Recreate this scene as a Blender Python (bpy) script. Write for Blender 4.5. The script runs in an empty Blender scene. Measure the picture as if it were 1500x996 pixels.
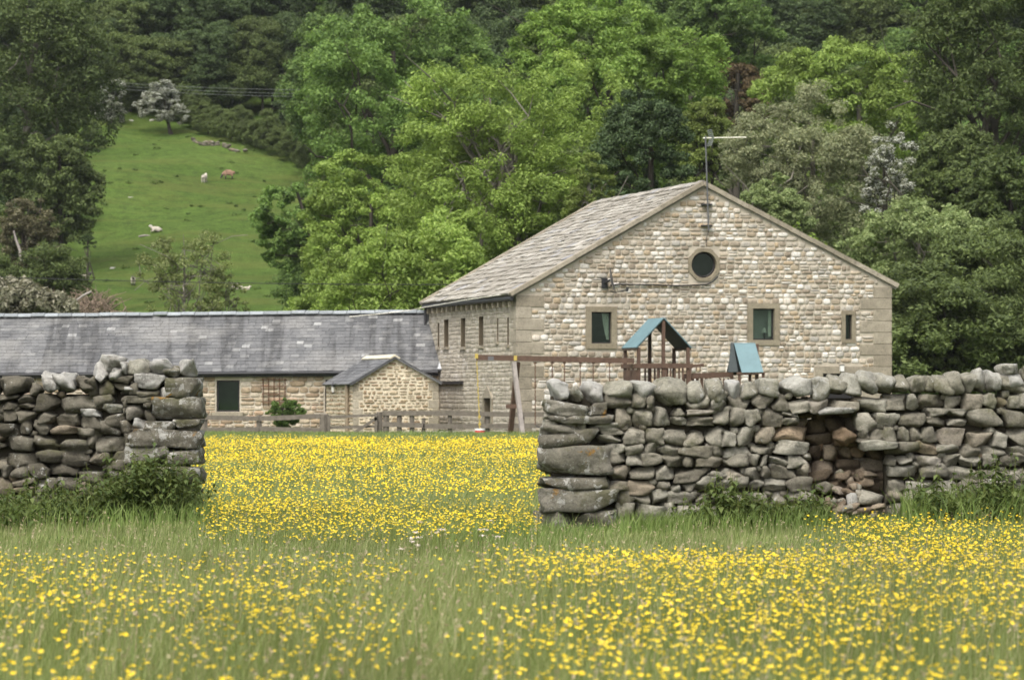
import bpy, math, random
import numpy as np
from mathutils import Vector, Matrix, noise as mnoise

# ------------------------------------------------------------------ basics
FP, H, YH, CX = 6000.0, 1.43, 576.0, 750.0        # focal length in photo pixels, eye height, horizon row
scene = bpy.context.scene
COL = scene.collection
RNG = np.random.default_rng(7)
random.seed(7)
WL = {}                                            # world location of every object

def at(px, py, d):
    return np.array([(px - CX) / FP * d, d, H - (py - YH) / FP * d])

def _profile():
    y = np.arange(-200, 3001, 1.0)
    z = np.interp(y, [-200, 150, 200, 270, 333, 375, 400, 450, 520, 700, 1200, 3000],
                     [0, 0, 1.5, 5.0, 10.4, 21.0, 27.0, 41, 60, 108, 190, 260])
    k = np.ones(25) / 25
    zz = np.convolve(np.pad(z, 12, mode='edge'), k, mode='valid')
    return y, zz
PY, PZ = _profile()
def ground_z(x, y):
    z = np.interp(y, PY, PZ)
    a = np.clip((np.asarray(y, float) - 140) / 120, 0, 1)
    z = z + a * (0.6 * np.sin(x * .11 + y * .05) + .35 * np.sin(x * .23 - y * .13 + 2) + .15 * np.sin(x * .5 + y * .37))
    b = np.clip(1 - np.abs(np.asarray(y, float) - 44) / 10, 0, 1) * np.clip((np.asarray(x, float) - 1.5) / 4, 0, 1) * .16
    return z + b + .025 * np.sin(x * .9 + 1) * np.sin(y * .55)

def empty(name, loc, label, cat, group=None):
    o = bpy.data.objects.new(name, None); COL.objects.link(o)
    o.location = tuple(float(c) for c in loc); o.empty_display_size = .2
    WL[o] = np.array([float(c) for c in loc])
    tag(o, label, cat, group)
    return o

def tag(o, label=None, cat=None, group=None, kind=None):
    if label: o['label'] = label
    if cat: o['category'] = cat
    if group: o['group'] = group
    if kind: o['kind'] = kind
    return o

class MB:
    """collects geometry in world space and links it as ONE mesh object"""
    def __init__(s): s.V = []; s.L = []; s.S = []; s.M = []; s.SM = []; s.n = 0
    def add(s, V, F, mat=0, smooth=False):
        V = np.asarray(V, float).reshape(-1, 3)
        if isinstance(F, np.ndarray):
            s.L.append((F + s.n).ravel()); s.S.append(np.full(len(F), F.shape[1])); nf = len(F)
        else:
            s.L.append(np.array([i + s.n for f in F for i in f])); s.S.append(np.array([len(f) for f in F])); nf = len(F)
        s.M.append(np.full(nf, mat)); s.SM.append(np.full(nf, smooth)); s.V.append(V); s.n += len(V)
        return s
    def build(s, name, mats, parent=None, base=None, label=None, cat=None, group=None, kind=None):
        V = np.concatenate(s.V)
        off = WL[parent] if parent is not None else (np.array(base, float) if base is not None else np.zeros(3))
        V = V - off
        L = np.concatenate(s.L).astype(np.int32); S = np.concatenate(s.S).astype(np.int32)
        me = bpy.data.meshes.new(name)
        me.vertices.add(len(V)); me.vertices.foreach_set('co', V.astype(np.float32).ravel())
        me.loops.add(len(L)); me.loops.foreach_set('vertex_index', L)
        me.polygons.add(len(S))
        me.polygons.foreach_set('loop_start', np.concatenate([[0], np.cumsum(S)[:-1]]).astype(np.int32))
        me.polygons.foreach_set('material_index', np.concatenate(s.M).astype(np.int32))
        me.polygons.foreach_set('use_smooth', np.concatenate(s.SM).astype(bool))
        me.update(calc_edges=True)
        if not isinstance(mats, (list, tuple)): mats = [mats]
        for m in mats: me.materials.append(m)
        o = bpy.data.objects.new(name, me); COL.objects.link(o)
        if parent is not None: o.parent = parent
        else: o.location = tuple(off)
        WL[o] = off.copy()
        tag(o, label, cat, group, kind)
        return o
    # --- shapes
    def box(s, c, size, ax=None, mat=0):
        ax = np.eye(3) if ax is None else np.asarray(ax, float)
        q = np.array([[-1,-1,-1],[1,-1,-1],[1,1,-1],[-1,1,-1],[-1,-1,1],[1,-1,1],[1,1,1],[-1,1,1]]) * .5
        V = (q * np.asarray(size)) @ ax + np.asarray(c)
        s.add(V, np.array([[0,3,2,1],[4,5,6,7],[0,1,5,4],[1,2,6,5],[2,3,7,6],[3,0,4,7]]), mat); return s
    def bar(s, p0, p1, w, h, mat=0, up=(0,0,1)):
        p0 = np.asarray(p0, float); p1 = np.asarray(p1, float); d = p1 - p0; L = np.linalg.norm(d); d = d / L
        up = np.asarray(up, float)
        if abs(d @ up) > .95: up = np.array([0, 1., 0])
        x = np.cross(d, up); x /= np.linalg.norm(x); y = np.cross(x, d)
        s.box((p0 + p1) / 2, (w, L, h), np.array([x, d, y]), mat); return s
    def tube(s, pts, rad, n=6, mat=0, cap=True, smooth=True):
        pts = np.asarray(pts, float); m = len(pts)
        rad = np.full(m, rad) if np.isscalar(rad) else np.asarray(rad, float)
        T = np.gradient(pts, axis=0); T /= np.linalg.norm(T, axis=1)[:, None] + 1e-9
        ref = np.array([0, 0, 1.]) if abs(T[:, 2]).mean() < .8 else np.array([1., 0, 0])
        X = np.cross(T, ref); X /= np.linalg.norm(X, axis=1)[:, None] + 1e-9
        Y = np.cross(T, X)
        a = np.linspace(0, 2*np.pi, n, endpoint=False)
        V = pts[:, None, :] + rad[:, None, None] * (np.cos(a)[None, :, None]*X[:, None, :] + np.sin(a)[None, :, None]*Y[:, None, :])
        i = np.arange(m-1)[:, None]*n; j = np.arange(n)[None, :]; k = (j+1) % n
        F = np.stack([i+j, i+k, i+n+k, i+n+j], -1).reshape(-1, 4)
        s.add(V.reshape(-1, 3), F, mat, smooth)
        if cap:
            s.add(V[0], [tuple(range(n))], mat); s.add(V[-1], [tuple(range(n))[::-1]], mat)
        return s
    def quad(s, a, b, c, d, mat=0): s.add([a, b, c, d], np.array([[0,1,2,3]]), mat); return s
    def slab(s, a, b, c, d, th, mat=0):
        """quad a b c d given a thickness along its normal (downwards)"""
        a, b, c, d = [np.asarray(p, float) for p in (a, b, c, d)]
        n = np.cross(b-a, d-a); n /= np.linalg.norm(n)
        V = [a, b, c, d, a-n*th, b-n*th, c-n*th, d-n*th]
        s.add(V, np.array([[0,1,2,3],[7,6,5,4],[0,4,5,1],[1,5,6,2],[2,6,7,3],[3,7,4,0]]), mat); return s

class Fr:
    def __init__(s, O, U, V=(0,0,1)):
        s.O = np.asarray(O, float); s.U = np.asarray(U, float); s.U = s.U/np.linalg.norm(s.U)
        s.V = np.asarray(V, float); s.V = s.V/np.linalg.norm(s.V); s.N = np.cross(s.U, s.V)
    def P(s, u, v, n=0.): return s.O + u*s.U + v*s.V + n*s.N
    def M(s, A): A = np.asarray(A, float); return s.O + A[:, :1]*s.U + A[:, 1:2]*s.V + A[:, 2:3]*s.N
    def uv(s, px, py):
        r = np.array([(px-CX)/FP, 1., (YH-py)/FP]); C = np.array([0, 0, H])
        p = C + r * (((s.O-C) @ s.N) / (r @ s.N)) - s.O
        return p @ s.U, p @ s.V
    def rect(s, x0, y0, x1, y1):
        """photo rectangle (top-left, bottom-right) -> (u0, v0, u1, v1) on this plane"""
        xm, ym = (x0+x1)/2, (y0+y1)/2
        return s.uv(x0, ym)[0], s.uv(xm, y1)[1], s.uv(x1, ym)[0], s.uv(xm, y0)[1]
    def ax(s): return np.array([s.U, s.V, s.N])

# --- rounded stone: a cube-sphere grid, squashed between box and ball, cut by random planes, dented by noise
def _cubegrid(n):
    pts = {}; F = []
    def vid(p):
        k = tuple(np.round(p, 5))
        if k not in pts: pts[k] = len(pts)
        return pts[k]
    for axis in range(3):
        for sgn in (-1, 1):
            for i in range(n):
                for j in range(n):
                    q = []
                    for di, dj in ((0,0),(1,0),(1,1),(0,1)):
                        a, b = -1+2*(i+di)/n, -1+2*(j+dj)/n
                        p = np.zeros(3); p[axis] = sgn; p[(axis+1)%3] = a; p[(axis+2)%3] = b
                        q.append(vid(p))
                    F.append(q if sgn > 0 else q[::-1])
    V = np.array(sorted(pts, key=pts.get))
    return V, np.array(F)
CG = {n: _cubegrid(n) for n in (2, 3, 4, 6, 7)}

def stone(mb, fr, u0, v0, u1, v1, nc, depth, rng, rnd=.45, rough=.06, cuts=4, tilt=0., mat=0, n=4, yaw=0.):
    V, F = CG[n]
    q = V.copy()
    sph = q / np.linalg.norm(q, axis=1)[:, None] * 1.22
    e = np.sign(q) * np.abs(q)**.9
    p = e*(1-rnd) + sph*rnd
    for _ in range(cuts):
        d = rng.normal(size=3); d /= np.linalg.norm(d)
        h = rng.uniform(.74, 1.02)
        ex = np.maximum(0, p @ d - h); p = p - ex[:, None]*d
    off = rng.uniform(-50, 50, 3); fq = rng.uniform(.9, 1.6)
    dsp = np.array([mnoise.noise(Vector(x*fq+off)) + .5*mnoise.noise(Vector(x*fq*2.6+off)) + (.3*mnoise.noise(Vector(x*fq*6+off)) if n > 4 else 0) for x in p])
    p = p * (1 + rough*2.2*dsp)[:, None]
    p = p * np.array([(u1-u0)/2, (v1-v0)/2, depth/2])
    c, s_ = math.cos(tilt), math.sin(tilt)
    p = np.stack([c*p[:, 0]-s_*p[:, 1], s_*p[:, 0]+c*p[:, 1], p[:, 2]], 1)
    if yaw:
        c, s_ = math.cos(yaw), math.sin(yaw)
        p = np.stack([c*p[:, 0]-s_*p[:, 2], p[:, 1], s_*p[:, 0]+c*p[:, 2]], 1)
    mb.add(fr.M(p + np.array([(u0+u1)/2, (v0+v1)/2, nc])), F, mat, True)

def pillow(mb, fr, u0, v0, u1, v1, depth, rng, mat=0, n=10, jit=.06, smooth=True):
    a = np.linspace(0, 2*np.pi, n, endpoint=False) + rng.uniform(0, .5)
    e = 2/rng.uniform(2.5, 5.5)
    c, s_ = np.cos(a), np.sin(a)
    x = np.sign(c)*np.abs(c)**e; y = np.sign(s_)*np.abs(s_)**e
    x = x*(1+rng.normal(size=n)*jit*.6); y = y*(1+rng.normal(size=n)*jit)
    w, h = (u1-u0)/2, (v1-v0)/2; cu, cv = (u0+u1)/2, (v0+v1)/2
    tx, ty = rng.normal(size=2)*.12*depth
    rings = []
    for sc, z in ((1., -.03), (.97, depth*.55), (.72, depth)):
        zz = z + (x*tx + y*ty if z > 0 else 0)
        rings.append(np.stack([cu+x*w*sc, cv+y*h*sc, np.broadcast_to(zz, (n,))], 1))
    V = fr.M(np.concatenate(rings))
    F = [(r*n+i, r*n+(i+1) % n, (r+1)*n+(i+1) % n, (r+1)*n+i) for r in (0, 1) for i in range(n)] + [tuple(range(2*n, 3*n))]
    mb.add(V, F, mat, smooth)

def free(lo, hi, v0, v1, holes, tol=.3):
    segs = [(lo, hi)]
    for (a, b, c, d) in holes:
        if min(v1, d) - max(v0, b) > tol*(v1-v0):
            out = []
            for (p, q) in segs:
                if c <= p or a >= q: out.append((p, q)); continue
                if a > p: out.append((p, a))
                if c < q: out.append((c, q))
            segs = out
    return [t for t in segs if t[1]-t[0] > .02]

def coursed(mb, fr, v0, v1, left, right, holes, hr, wr, depth, rng, mat=0, gap=.012, thin=.1):
    v = v0
    while v < v1 - .03:
        h = min(rng.uniform(*hr), v1 - v)
        lo, hi = max(left(v), left(v+h)), min(right(v), right(v+h))
        for (p, q) in free(lo, hi, v, v+h, holes):
            u = p
            while u < q - 1e-6:
                w = rng.uniform(*wr)*(.75+.5*rng.random())
                if q - u - w < wr[0]*.7: w = q - u
                j0, j1 = rng.normal(size=2)*.013
                d = depth*rng.uniform(.5, 1.3)
                if rng.random() < thin and h > hr[0]*1.1:
                    pillow(mb, fr, u+gap/2, v+gap/2, u+w-gap/2, v+h*.5-gap/2, d, rng, mat)
                    pillow(mb, fr, u+gap/2, v+h*.5+gap/2, u+w-gap/2, v+h-gap/2, d*.8, rng, mat)
                else:
                    pillow(mb, fr, u+gap/2, v+gap/2+j0, u+w-gap/2, v+h-gap/2+j1, d, rng, mat)
                u += w
        v += h

def sheet(mb, fr, v0, v1, left, right, holes, extra=(), mat=0, n=0.):
    vs = sorted({v0, v1, *[x for x in extra if v0 < x < v1], *[t for h in holes for t in (h[1], h[3]) if v0 < t < v1]})
    for a, b in zip(vs[:-1], vs[1:]):
        m = (a+b)/2
        cuts = sorted([h for h in holes if h[1] < m < h[3]])
        cur = lambda v: left(v)
        segs = []; prev = left
        for h in cuts:
            segs.append((prev, (lambda v, x=h[0]: x))); prev = (lambda v, x=h[2]: x)
        segs.append((prev, right))
        for l, r in segs:
            if r(m) > l(m):
                mb.quad(fr.P(l(a), a, n), fr.P(r(a), a, n), fr.P(r(b), b, n), fr.P(l(b), b, n), mat)

def reveal(mb, fr, r, d, mat=0):
    u0, v0, u1, v1 = r
    for (a, b) in (((u0, v0), (u0, v1)), ((u0, v1), (u1, v1)), ((u1, v1), (u1, v0)), ((u1, v0), (u0, v0))):
        mb.quad(fr.P(*a, 0), fr.P(*b, 0), fr.P(*b, -d), fr.P(*a, -d), mat)

def frame_bars(mb, fr, r, t, n0, n1, mat=0, tt=None, tb=None):
    """four butted pieces round rectangle r (outside it), thickness t"""
    u0, v0, u1, v1 = r; tt = tt or t; tb = tb or t; nc, nd = (n0+n1)/2, n1-n0
    A = fr.ax()
    mb.box(fr.P((u0+u1)/2, v1+tt/2, nc), (u1-u0+2*t, tt, nd), A, mat)
    mb.box(fr.P((u0+u1)/2, v0-tb/2, nc), (u1-u0+2*t, tb, nd), A, mat)
    mb.box(fr.P(u0-t/2, (v0+v1)/2, nc), (t, v1-v0, nd), A, mat)
    mb.box(fr.P(u1+t/2, (v0+v1)/2, nc), (t, v1-v0, nd), A, mat)

# ------------------------------------------------------------------ materials
class NT:
    def __init__(s, name):
        s.m = bpy.data.materials.new(name); s.m.use_nodes = True; s.t = s.m.node_tree; s.t.nodes.clear()
        s.out = s.t.nodes.new('ShaderNodeOutputMaterial')
    def n(s, typ, props=None, **ins):
        nd = s.t.nodes.new(typ)
        for k, v in (props or {}).items(): setattr(nd, k, v)
        for k, v in ins.items():
            k2 = int(k[1:]) if k[0] == '_' and k[1:].isdigit() else k.replace('_', ' ')
            s.set(nd.inputs[k2], v)
        return nd
    def set(s, inp, v):
        if isinstance(v, bpy.types.NodeSocket): s.t.links.new(v, inp)
        elif isinstance(v, bpy.types.Node): s.t.links.new(v.outputs[0], inp)
        else:
            if inp.type == 'RGBA' and len(v) == 3: v = (*v, 1)
            inp.default_value = v
    def ramp(s, fac, stops, interp='LINEAR'):
        r = s.t.nodes.new('ShaderNodeValToRGB'); r.color_ramp.interpolation = interp
        el = r.color_ramp.elements
        while len(el) < len(stops): el.new(.5)
        for e, (p, c) in zip(el, stops):
            e.position = p; e.color = (*c, 1) if hasattr(c, '__len__') else (c, c, c, 1)
        s.set(r.inputs[0], fac); return r.outputs[0]
    def mix(s, fac, a, b, mode='MIX'):
        m = s.t.nodes.new('ShaderNodeMix'); m.data_type = 'RGBA'; m.blend_type = mode
        s.set(m.inputs[0], fac); s.set(m.inputs[6], a); s.set(m.inputs[7], b); return m.outputs[2]
    def math(s, op, a, b=0.):
        m = s.t.nodes.new('ShaderNodeMath'); m.operation = op; s.set(m.inputs[0], a); s.set(m.inputs[1], b); return m.outputs[0]
    def pos(s, scale=(1, 1, 1)):
        g = s.t.nodes.new('ShaderNodeNewGeometry')
        mp = s.t.nodes.new('ShaderNodeMapping'); s.t.links.new(g.outputs['Position'], mp.inputs[0]); mp.inputs['Scale'].default_value = scale
        return mp.outputs[0]
    def noise(s, scale, detail=4, rough=.6, vec=None, dist=0.):
        nd = s.n('ShaderNodeTexNoise', Scale=scale, Detail=detail, Roughness=rough, Distortion=dist)
        s.set(nd.inputs['Vector'], vec if vec is not None else s.pos()); return nd.outputs['Fac']
    def island(s):
        g = s.t.nodes.new('ShaderNodeNewGeometry'); return g.outputs['Random Per Island']
    def bump(s, h, strength=.5, dist=.02):
        return s.n('ShaderNodeBump', Strength=strength, Distance=dist, Height=h).outputs[0]
    def surf(s, col, rough=.85, bump=None, spec=.25, metal=0.):
        b = s.n('ShaderNodeBsdfPrincipled', Base_Color=col, Roughness=rough, Metallic=metal)
        b.inputs['Specular IOR Level'].default_value = spec
        if bump is not None: s.set(b.inputs['Normal'], bump)
        s.t.links.new(b.outputs[0], s.out.inputs[0]); return s.m

def m_stone(name, stops, mottle=6., lichen=0., orange=0., bump=.5, moss=0., lo=.62, hi=1.3, interp='LINEAR', grime=0.):
    t = NT(name)
    oi = t.t.nodes.new('ShaderNodeObjectInfo').outputs['Random']
    c = t.ramp(t.math('FRACT', t.math('ADD', t.island(), oi)), stops, interp)
    c = t.mix(1., c, t.ramp(t.noise(mottle, 5, .65), [(.25, lo), (.75, hi)]), 'MULTIPLY')
    c = t.mix(1., c, t.ramp(t.noise(mottle*7, 3, .7), [(.3, .8), (.7, 1.16)]), 'MULTIPLY')
    c = t.mix(1., c, t.ramp(t.noise(mottle*3, 6, .8, dist=.8), [(.36, .62), (.46, 1.), (.60, 1.), (.68, 1.22)]), 'MULTIPLY')
    if grime:
        c = t.mix(1., c, t.ramp(t.noise(.55, 4, .6), [(.35, 1-grime), (.62, 1.05)]), 'MULTIPLY')
    if moss:
        f = t.ramp(t.noise(2.3, 5, .7), [(.60-.12*moss, 0.), (.70-.1*moss, 1.)])
        c = t.mix(t.math('MULTIPLY', f, .6), c, (.085, .085, .03))
    if lichen:
        f = t.math('ADD', t.math('MULTIPLY', t.noise(11, 6, .75, dist=.3), .62), t.math('MULTIPLY', t.noise(2.4, 3, .6), .38)); f = t.ramp(f, [(.62-.16*lichen, 0.), (.655-.16*lichen, 1.)])
        c = t.mix(t.math('MULTIPLY', f, .85), c, (.46, .45, .41))
    if orange:
        f = t.ramp(t.noise(3.1, 6, .7, vec=t.pos((1.3, 1, 1.7)), dist=.3), [(.71-.12*orange, 0.), (.75-.12*orange, 1.)])
        c = t.mix(t.math('MULTIPLY', f, .75), c, (.33, .17, .025))
    b = t.bump(t.noise(mottle*4, 8, .8, dist=.5), bump, .045)
    return t.surf(c, .92, b, .15)

def m_plain(name, col, rough=.7, var=.25, scale=5., bump=.2, vec=(1, 1, 1), spec=.3, metal=0., isl=0.):
    t = NT(name)
    c = t.mix(1., col, t.ramp(t.noise(scale, 4, .65, vec=t.pos(vec)), [(.25, 1-var), (.75, 1+var)]), 'MULTIPLY')
    if isl: c = t.mix(1., c, t.ramp(t.island(), [(0, 1-isl), (1, 1+isl)]), 'MULTIPLY')
    return t.surf(c, rough, t.bump(t.noise(scale*5, 3, .6, vec=t.pos(vec)), bump, .01), spec, metal)

def m_leaf(name, a, b, c, patch=.35, trans=.35, spots=None, k=1.):
    a, b, c = [(q[0]*k*1.13, q[1]*k*.96, q[2]*k*(1.15 if k != 1. else 1.)) for q in (a, b, c)]
    """a dark, b mid, c light leaf colour"""
    t = NT(name)
    col = t.ramp(t.island(), [(0, a), (.5, b), (1, c)])
    col = t.mix(1., col, t.ramp(t.noise(patch, 3, .6), [(.3, .72), (.7, 1.28)]), 'MULTIPLY')
    if spots:
        f = t.ramp(t.island(), [(1-spots[0]-.01, 0.), (1-spots[0], 1.)])
        col = t.mix(f, col, spots[1])
    d = t.n('ShaderNodeBsdfPrincipled', Base_Color=col, Roughness=.55); d.inputs['Specular IOR Level'].default_value = .25
    tr = t.n('ShaderNodeBsdfTranslucent', Color=t.mix(1., col, (1.15, 1.12, .85), 'MULTIPLY'))
    mx = t.n('ShaderNodeMixShader', _0=trans, _1=d, _2=tr)
    t.t.links.new(mx.outputs[0], t.out.inputs[0]); return t.m

BARN_STOPS = [(0, (.27, .22, .16)), (.14, (.34, .29, .22)), (.30, (.43, .33, .21)), (.36, (.40, .36, .29)), (.52, (.46, .41, .33)),
              (.66, (.38, .36, .32)), (.74, (.60, .56, .49)), (.90, (.72, .69, .63)), (1, (.46, .36, .24))]
BARN_STOPS = [(q, tuple(.9*x+.1*m for x, m in zip(c, (.44, .385, .315)))) for q, c in BARN_STOPS]
M = dict(
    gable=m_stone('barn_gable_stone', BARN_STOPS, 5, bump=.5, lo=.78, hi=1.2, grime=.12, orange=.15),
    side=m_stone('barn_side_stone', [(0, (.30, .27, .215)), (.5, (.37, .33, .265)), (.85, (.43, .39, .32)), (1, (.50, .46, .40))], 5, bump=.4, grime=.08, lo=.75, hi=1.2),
    mortar=m_plain('lime_mortar', (.44, .39, .31), .95, .25, 3., .5, spec=.1),
    pmortar=m_plain('pale_mortar', (.56, .49, .37), .95, .15, 3., .4, spec=.1),
    pstone=m_stone('porch_stone', [(0, (.24, .17, .11)), (.3, (.33, .25, .16)), (.6, (.42, .34, .23)), (1, (.52, .45, .34))], 6, bump=.4),
    lstone=m_stone('long_house_stone', [(0, (.24, .18, .12)), (.3, (.35, .27, .18)), (.6, (.43, .36, .26)), (.85, (.5, .44, .35)), (1, (.40, .26, .16))], 5, bump=.4),
    ashlar=m_stone('dressed_sandstone', [(0, (.27, .235, .175)), (.5, (.33, .29, .22)), (1, (.39, .345, .27))], 3.5, bump=.4, lo=.7, hi=1.15, grime=.12),
    surround=m_stone('window_surround_stone', [(0, (.235, .20, .14)), (1, (.285, .25, .18))], 3., bump=.3, lo=.8, hi=1.12),
    slabs=m_stone('stone_roof_slab', [(0, (.25, .23, .19)), (.35, (.32, .295, .25)), (.7, (.36, .335, .285)), (.92, (.43, .405, .355)), (1, (.30, .30, .31))], 4, bump=.5, lo=.7, hi=1.2, grime=.15),
    field=m_stone('dry_wall_stone', [(0, (.20, .182, .14)), (.25, (.265, .245, .193)), (.5, (.315, .295, .237)), (.80, (.37, .35, .287)), (.92, (.30, .26, .195)), (.97, (.32, .245, .165)), (1, (.38, .365, .32))],
                  5.5, lichen=.12, orange=.0, bump=.9, moss=.5, lo=.6, hi=1.25),
    fieldd=m_stone('dry_wall_dark_stone', [(0, (.112, .101, .076)), (.4, (.162, .147, .112)), (.78, (.205, .188, .146)), (.92, (.22, .178, .122)), (1, (.27, .255, .215))],
                   5.5, lichen=.2, orange=.1, bump=.9, moss=.35, lo=.6, hi=1.25),
    cope=m_stone('cope_stone', [(0, (.25, .235, .18)), (.5, (.34, .325, .26)), (1, (.42, .41, .36))], 5., lichen=.35, bump=.9, moss=.6, lo=.6, hi=1.25),
    pier=m_stone('pier_stone', [(0, (.165, .15, .115)), (.5, (.225, .207, .163)), (1, (.275, .255, .205))], 5., lichen=.62, orange=.8, bump=1., moss=.8, lo=.5, hi=1.25),
    white=m_stone('lichen_white_stone', [(0, (.40, .38, .33)), (1, (.52, .50, .46))], 4., lichen=.9, orange=.2, bump=1., lo=.45, hi=1.2),
    fresh=m_stone('unweathered_stone', [(0, (.14, .108, .075)), (.4, (.22, .172, .12)), (.7, (.28, .235, .175)), (.85, (.26, .175, .105)), (1, (.34, .31, .26))], 6., bump=.8, lo=.6, hi=1.2),
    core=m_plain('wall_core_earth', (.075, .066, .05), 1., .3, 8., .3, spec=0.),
    gutter=m_plain('black_gutter', (.03, .03, .032), .5, .2, 4., .1),
    frame=m_plain('dark_window_frame', (.022, .02, .02), .5, .2, 6., .1),
    room=m_plain('room_interior', (.10, .11, .10), .9, .2, 2., 0.),
    proom=m_plain('pale_room_interior', (.62, .62, .60), .9, .1, 2., 0.),
    curtain=m_plain('cream_curtain', (.82, .81, .74), .9, .12, 9., .2, vec=(6, 6, .4)),
    timber=m_plain('brown_stained_timber', (.095, .058, .040), .75, .3, 6., .3, isl=.2),
    ptimber=m_plain('weathered_fence_timber', (.14, .122, .098), .9, .3, 7., .5, isl=.22),
    bleached=m_plain('bleached_timber', (.27, .24, .215), .85, .25, 7., .4),
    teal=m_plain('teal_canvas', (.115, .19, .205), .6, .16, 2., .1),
    shadecanvas=m_plain('shaded_canvas', (.035, .045, .045), .7, .2, 3., .1),  # canvas with the shade of undersides and interior put into its colour
    yellow=m_plain('yellow_plastic', (.44, .33, .08), .5, .12, 8., .05),
    red=m_plain('red_plastic', (.55, .06, .06), .5, .1, 8., .05),
    wplastic=m_plain('white_plastic', (.72, .70, .66), .5, .08, 8., .05),
    chain=m_plain('rusty_chain', (.14, .075, .045), .7, .3, 30., .3, metal=.3),
    metal=m_plain('grey_metal', (.16, .16, .165), .45, .2, 8., .1, metal=.6),
    lead=m_plain('lead_flashing', (.42, .43, .44), .6, .15, 4., .1),
    wire=m_plain('black_cable', (.02, .02, .02), .6, .1, 8., 0.),
    pwire=m_plain('grey_wire', (.20, .22, .19), .5, .1, 8., 0.),
    rope=m_plain('white_rope', (.78, .75, .64), .7, .1, 8., 0.),
    board_shade=m_plain('tan_board_and_recess_shade', (.115, .092, .060), .8, .2, 4., .2, vec=(3, 3, .5)),  # tan boards; also the dark tone of the slit reveals
    bark=m_plain('bark', (.055, .048, .036), .95, .4, 3., .8, vec=(2, 2, .5)),
    gbark=m_plain('grey_bark', (.17, .155, .125), .95, .4, 3., .8, vec=(2, 2, .5)),
    twig=m_plain('dead_twig', (.20, .15, .11), .95, .4, 5., .4, isl=.4),
    wool=m_plain('sheep_wool', (.48, .43, .36), .95, .2, 14., 1.),
    rwool=m_plain('reddish_wool', (.27, .165, .115), .95, .25, 14., 1.),
    face=m_plain('sheep_face', (.06, .055, .05), .9, .3, 9., .2),
    wface=m_plain('sheep_pale_face', (.55, .50, .44), .9, .2, 9., .2),
)
def m_slate():
    t = NT('blue_grey_slate')
    c = t.ramp(t.island(), [(0, (.085, .086, .088)), (.4, (.105, .106, .107)), (.8, (.122, .122, .123)), (.96, (.15, .15, .147)), (1, (.30, .30, .29))])
    st = t.noise(1.0, 4, .6, vec=t.pos((1.5, .12, .16)), dist=.5)
    c = t.mix(1., c, t.ramp(st, [(.38, (.58, .575, .57)), (.48, (1.0, 1.0, 1.0)), (.7, (1.2, 1.2, 1.19))]), 'MULTIPLY')
    pal = t.ramp(t.noise(.5, 4, .6, vec=t.pos((.6, 1, 2.2))), [(.52, 0.), (.66, 1.)])
    c = t.mix(t.math('MULTIPLY', pal, .45), c, (.25, .243, .225))
    c = t.mix(1., c, t.ramp(t.noise(16, 4, .7), [(.3, .8), (.7, 1.2)]), 'MULTIPLY')
    return t.surf(c, .62, t.bump(t.noise(25, 4, .6), .3, .01), .35)
M['slate'] = m_slate()
def m_glass():
    t = NT('window_glass')
    tr = t.n('ShaderNodeBsdfTransparent', Color=(.72, .78, .74))
    gl = t.n('ShaderNodeBsdfGlossy', Color=(.75, .95, .82), Roughness=.03)
    lw = t.n('ShaderNodeLayerWeight', Blend=.25)
    f = t.math('ADD', t.math('MULTIPLY', lw.outputs['Fresnel'], .6), .07)
    mx = t.n('ShaderNodeMixShader', _0=f, _1=tr, _2=gl); t.t.links.new(mx.outputs[0], t.out.inputs[0]); return t.m
M['glass'] = m_glass()
def m_ground():
    t = NT('meadow_and_pasture_turf')
    c = t.ramp(t.noise(.09, 5, .6), [(.3, (.050, .085, .016)), (.5, (.066, .108, .020)), (.7, (.082, .125, .026))])
    c = t.mix(1., c, t.ramp(t.noise(.9, 5, .7), [(.3, .66), (.7, 1.30)]), 'MULTIPLY')
    c = t.mix(1., c, t.ramp(t.noise(7, 4, .75, vec=t.pos((1, .35, 1))), [(.3, .62), (.7, 1.38)]), 'MULTIPLY')
    c = t.mix(t.math('MULTIPLY', t.ramp(t.noise(.35, 4, .6, vec=t.pos((.25, 1, 1))), [(.48, 0.), (.62, 1.)]), .5), c, (.105, .118, .03))
    sp = t.ramp(t.noise(.55, 3, .5, vec=t.pos((1, .5, 1))), [(.66, 0.), (.72, 1.)])
    c = t.mix(t.math('MULTIPLY', sp, .45), c, (.05, .07, .02))
    return t.surf(c, .95, t.bump(t.noise(3, 6, .75), .8, .25), .1)
M['ground'] = m_ground()
M['grass'] = m_leaf('grass_blade', (.148, .226, .062), (.205, .288, .095), (.30, .358, .16), .5, .4)
M['lush'] = m_leaf('lush_grass_blade', (.105, .19, .042), (.15, .25, .062), (.215, .31, .095), .8, .35)
M['seed'] = m_leaf('seed_head', (.33, .35, .19), (.39, .39, .24), (.38, .33, .22), .6, .3)
M['petal'] = m_leaf('buttercup_petal', (.68, .56, .015), (.75, .64, .03), (.81, .71, .07), .8, .25)
M['stemg'] = m_leaf('flower_stem', (.09, .14, .03), (.12, .17, .04), (.14, .19, .05), .8, .2)
M['parsley'] = m_leaf('white_umbel', (.6, .6, .5), (.7, .7, .6), (.75, .75, .68), .8, .2)
M['nettle'] = m_leaf('nettle_leaf', (.040, .072, .018), (.068, .115, .030), (.115, .17, .050), 1.2, .3)
M['shrub'] = m_leaf('dark_shrub_leaf', (.035, .075, .015), (.06, .115, .022), (.09, .15, .03), 1.2, .3)
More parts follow.
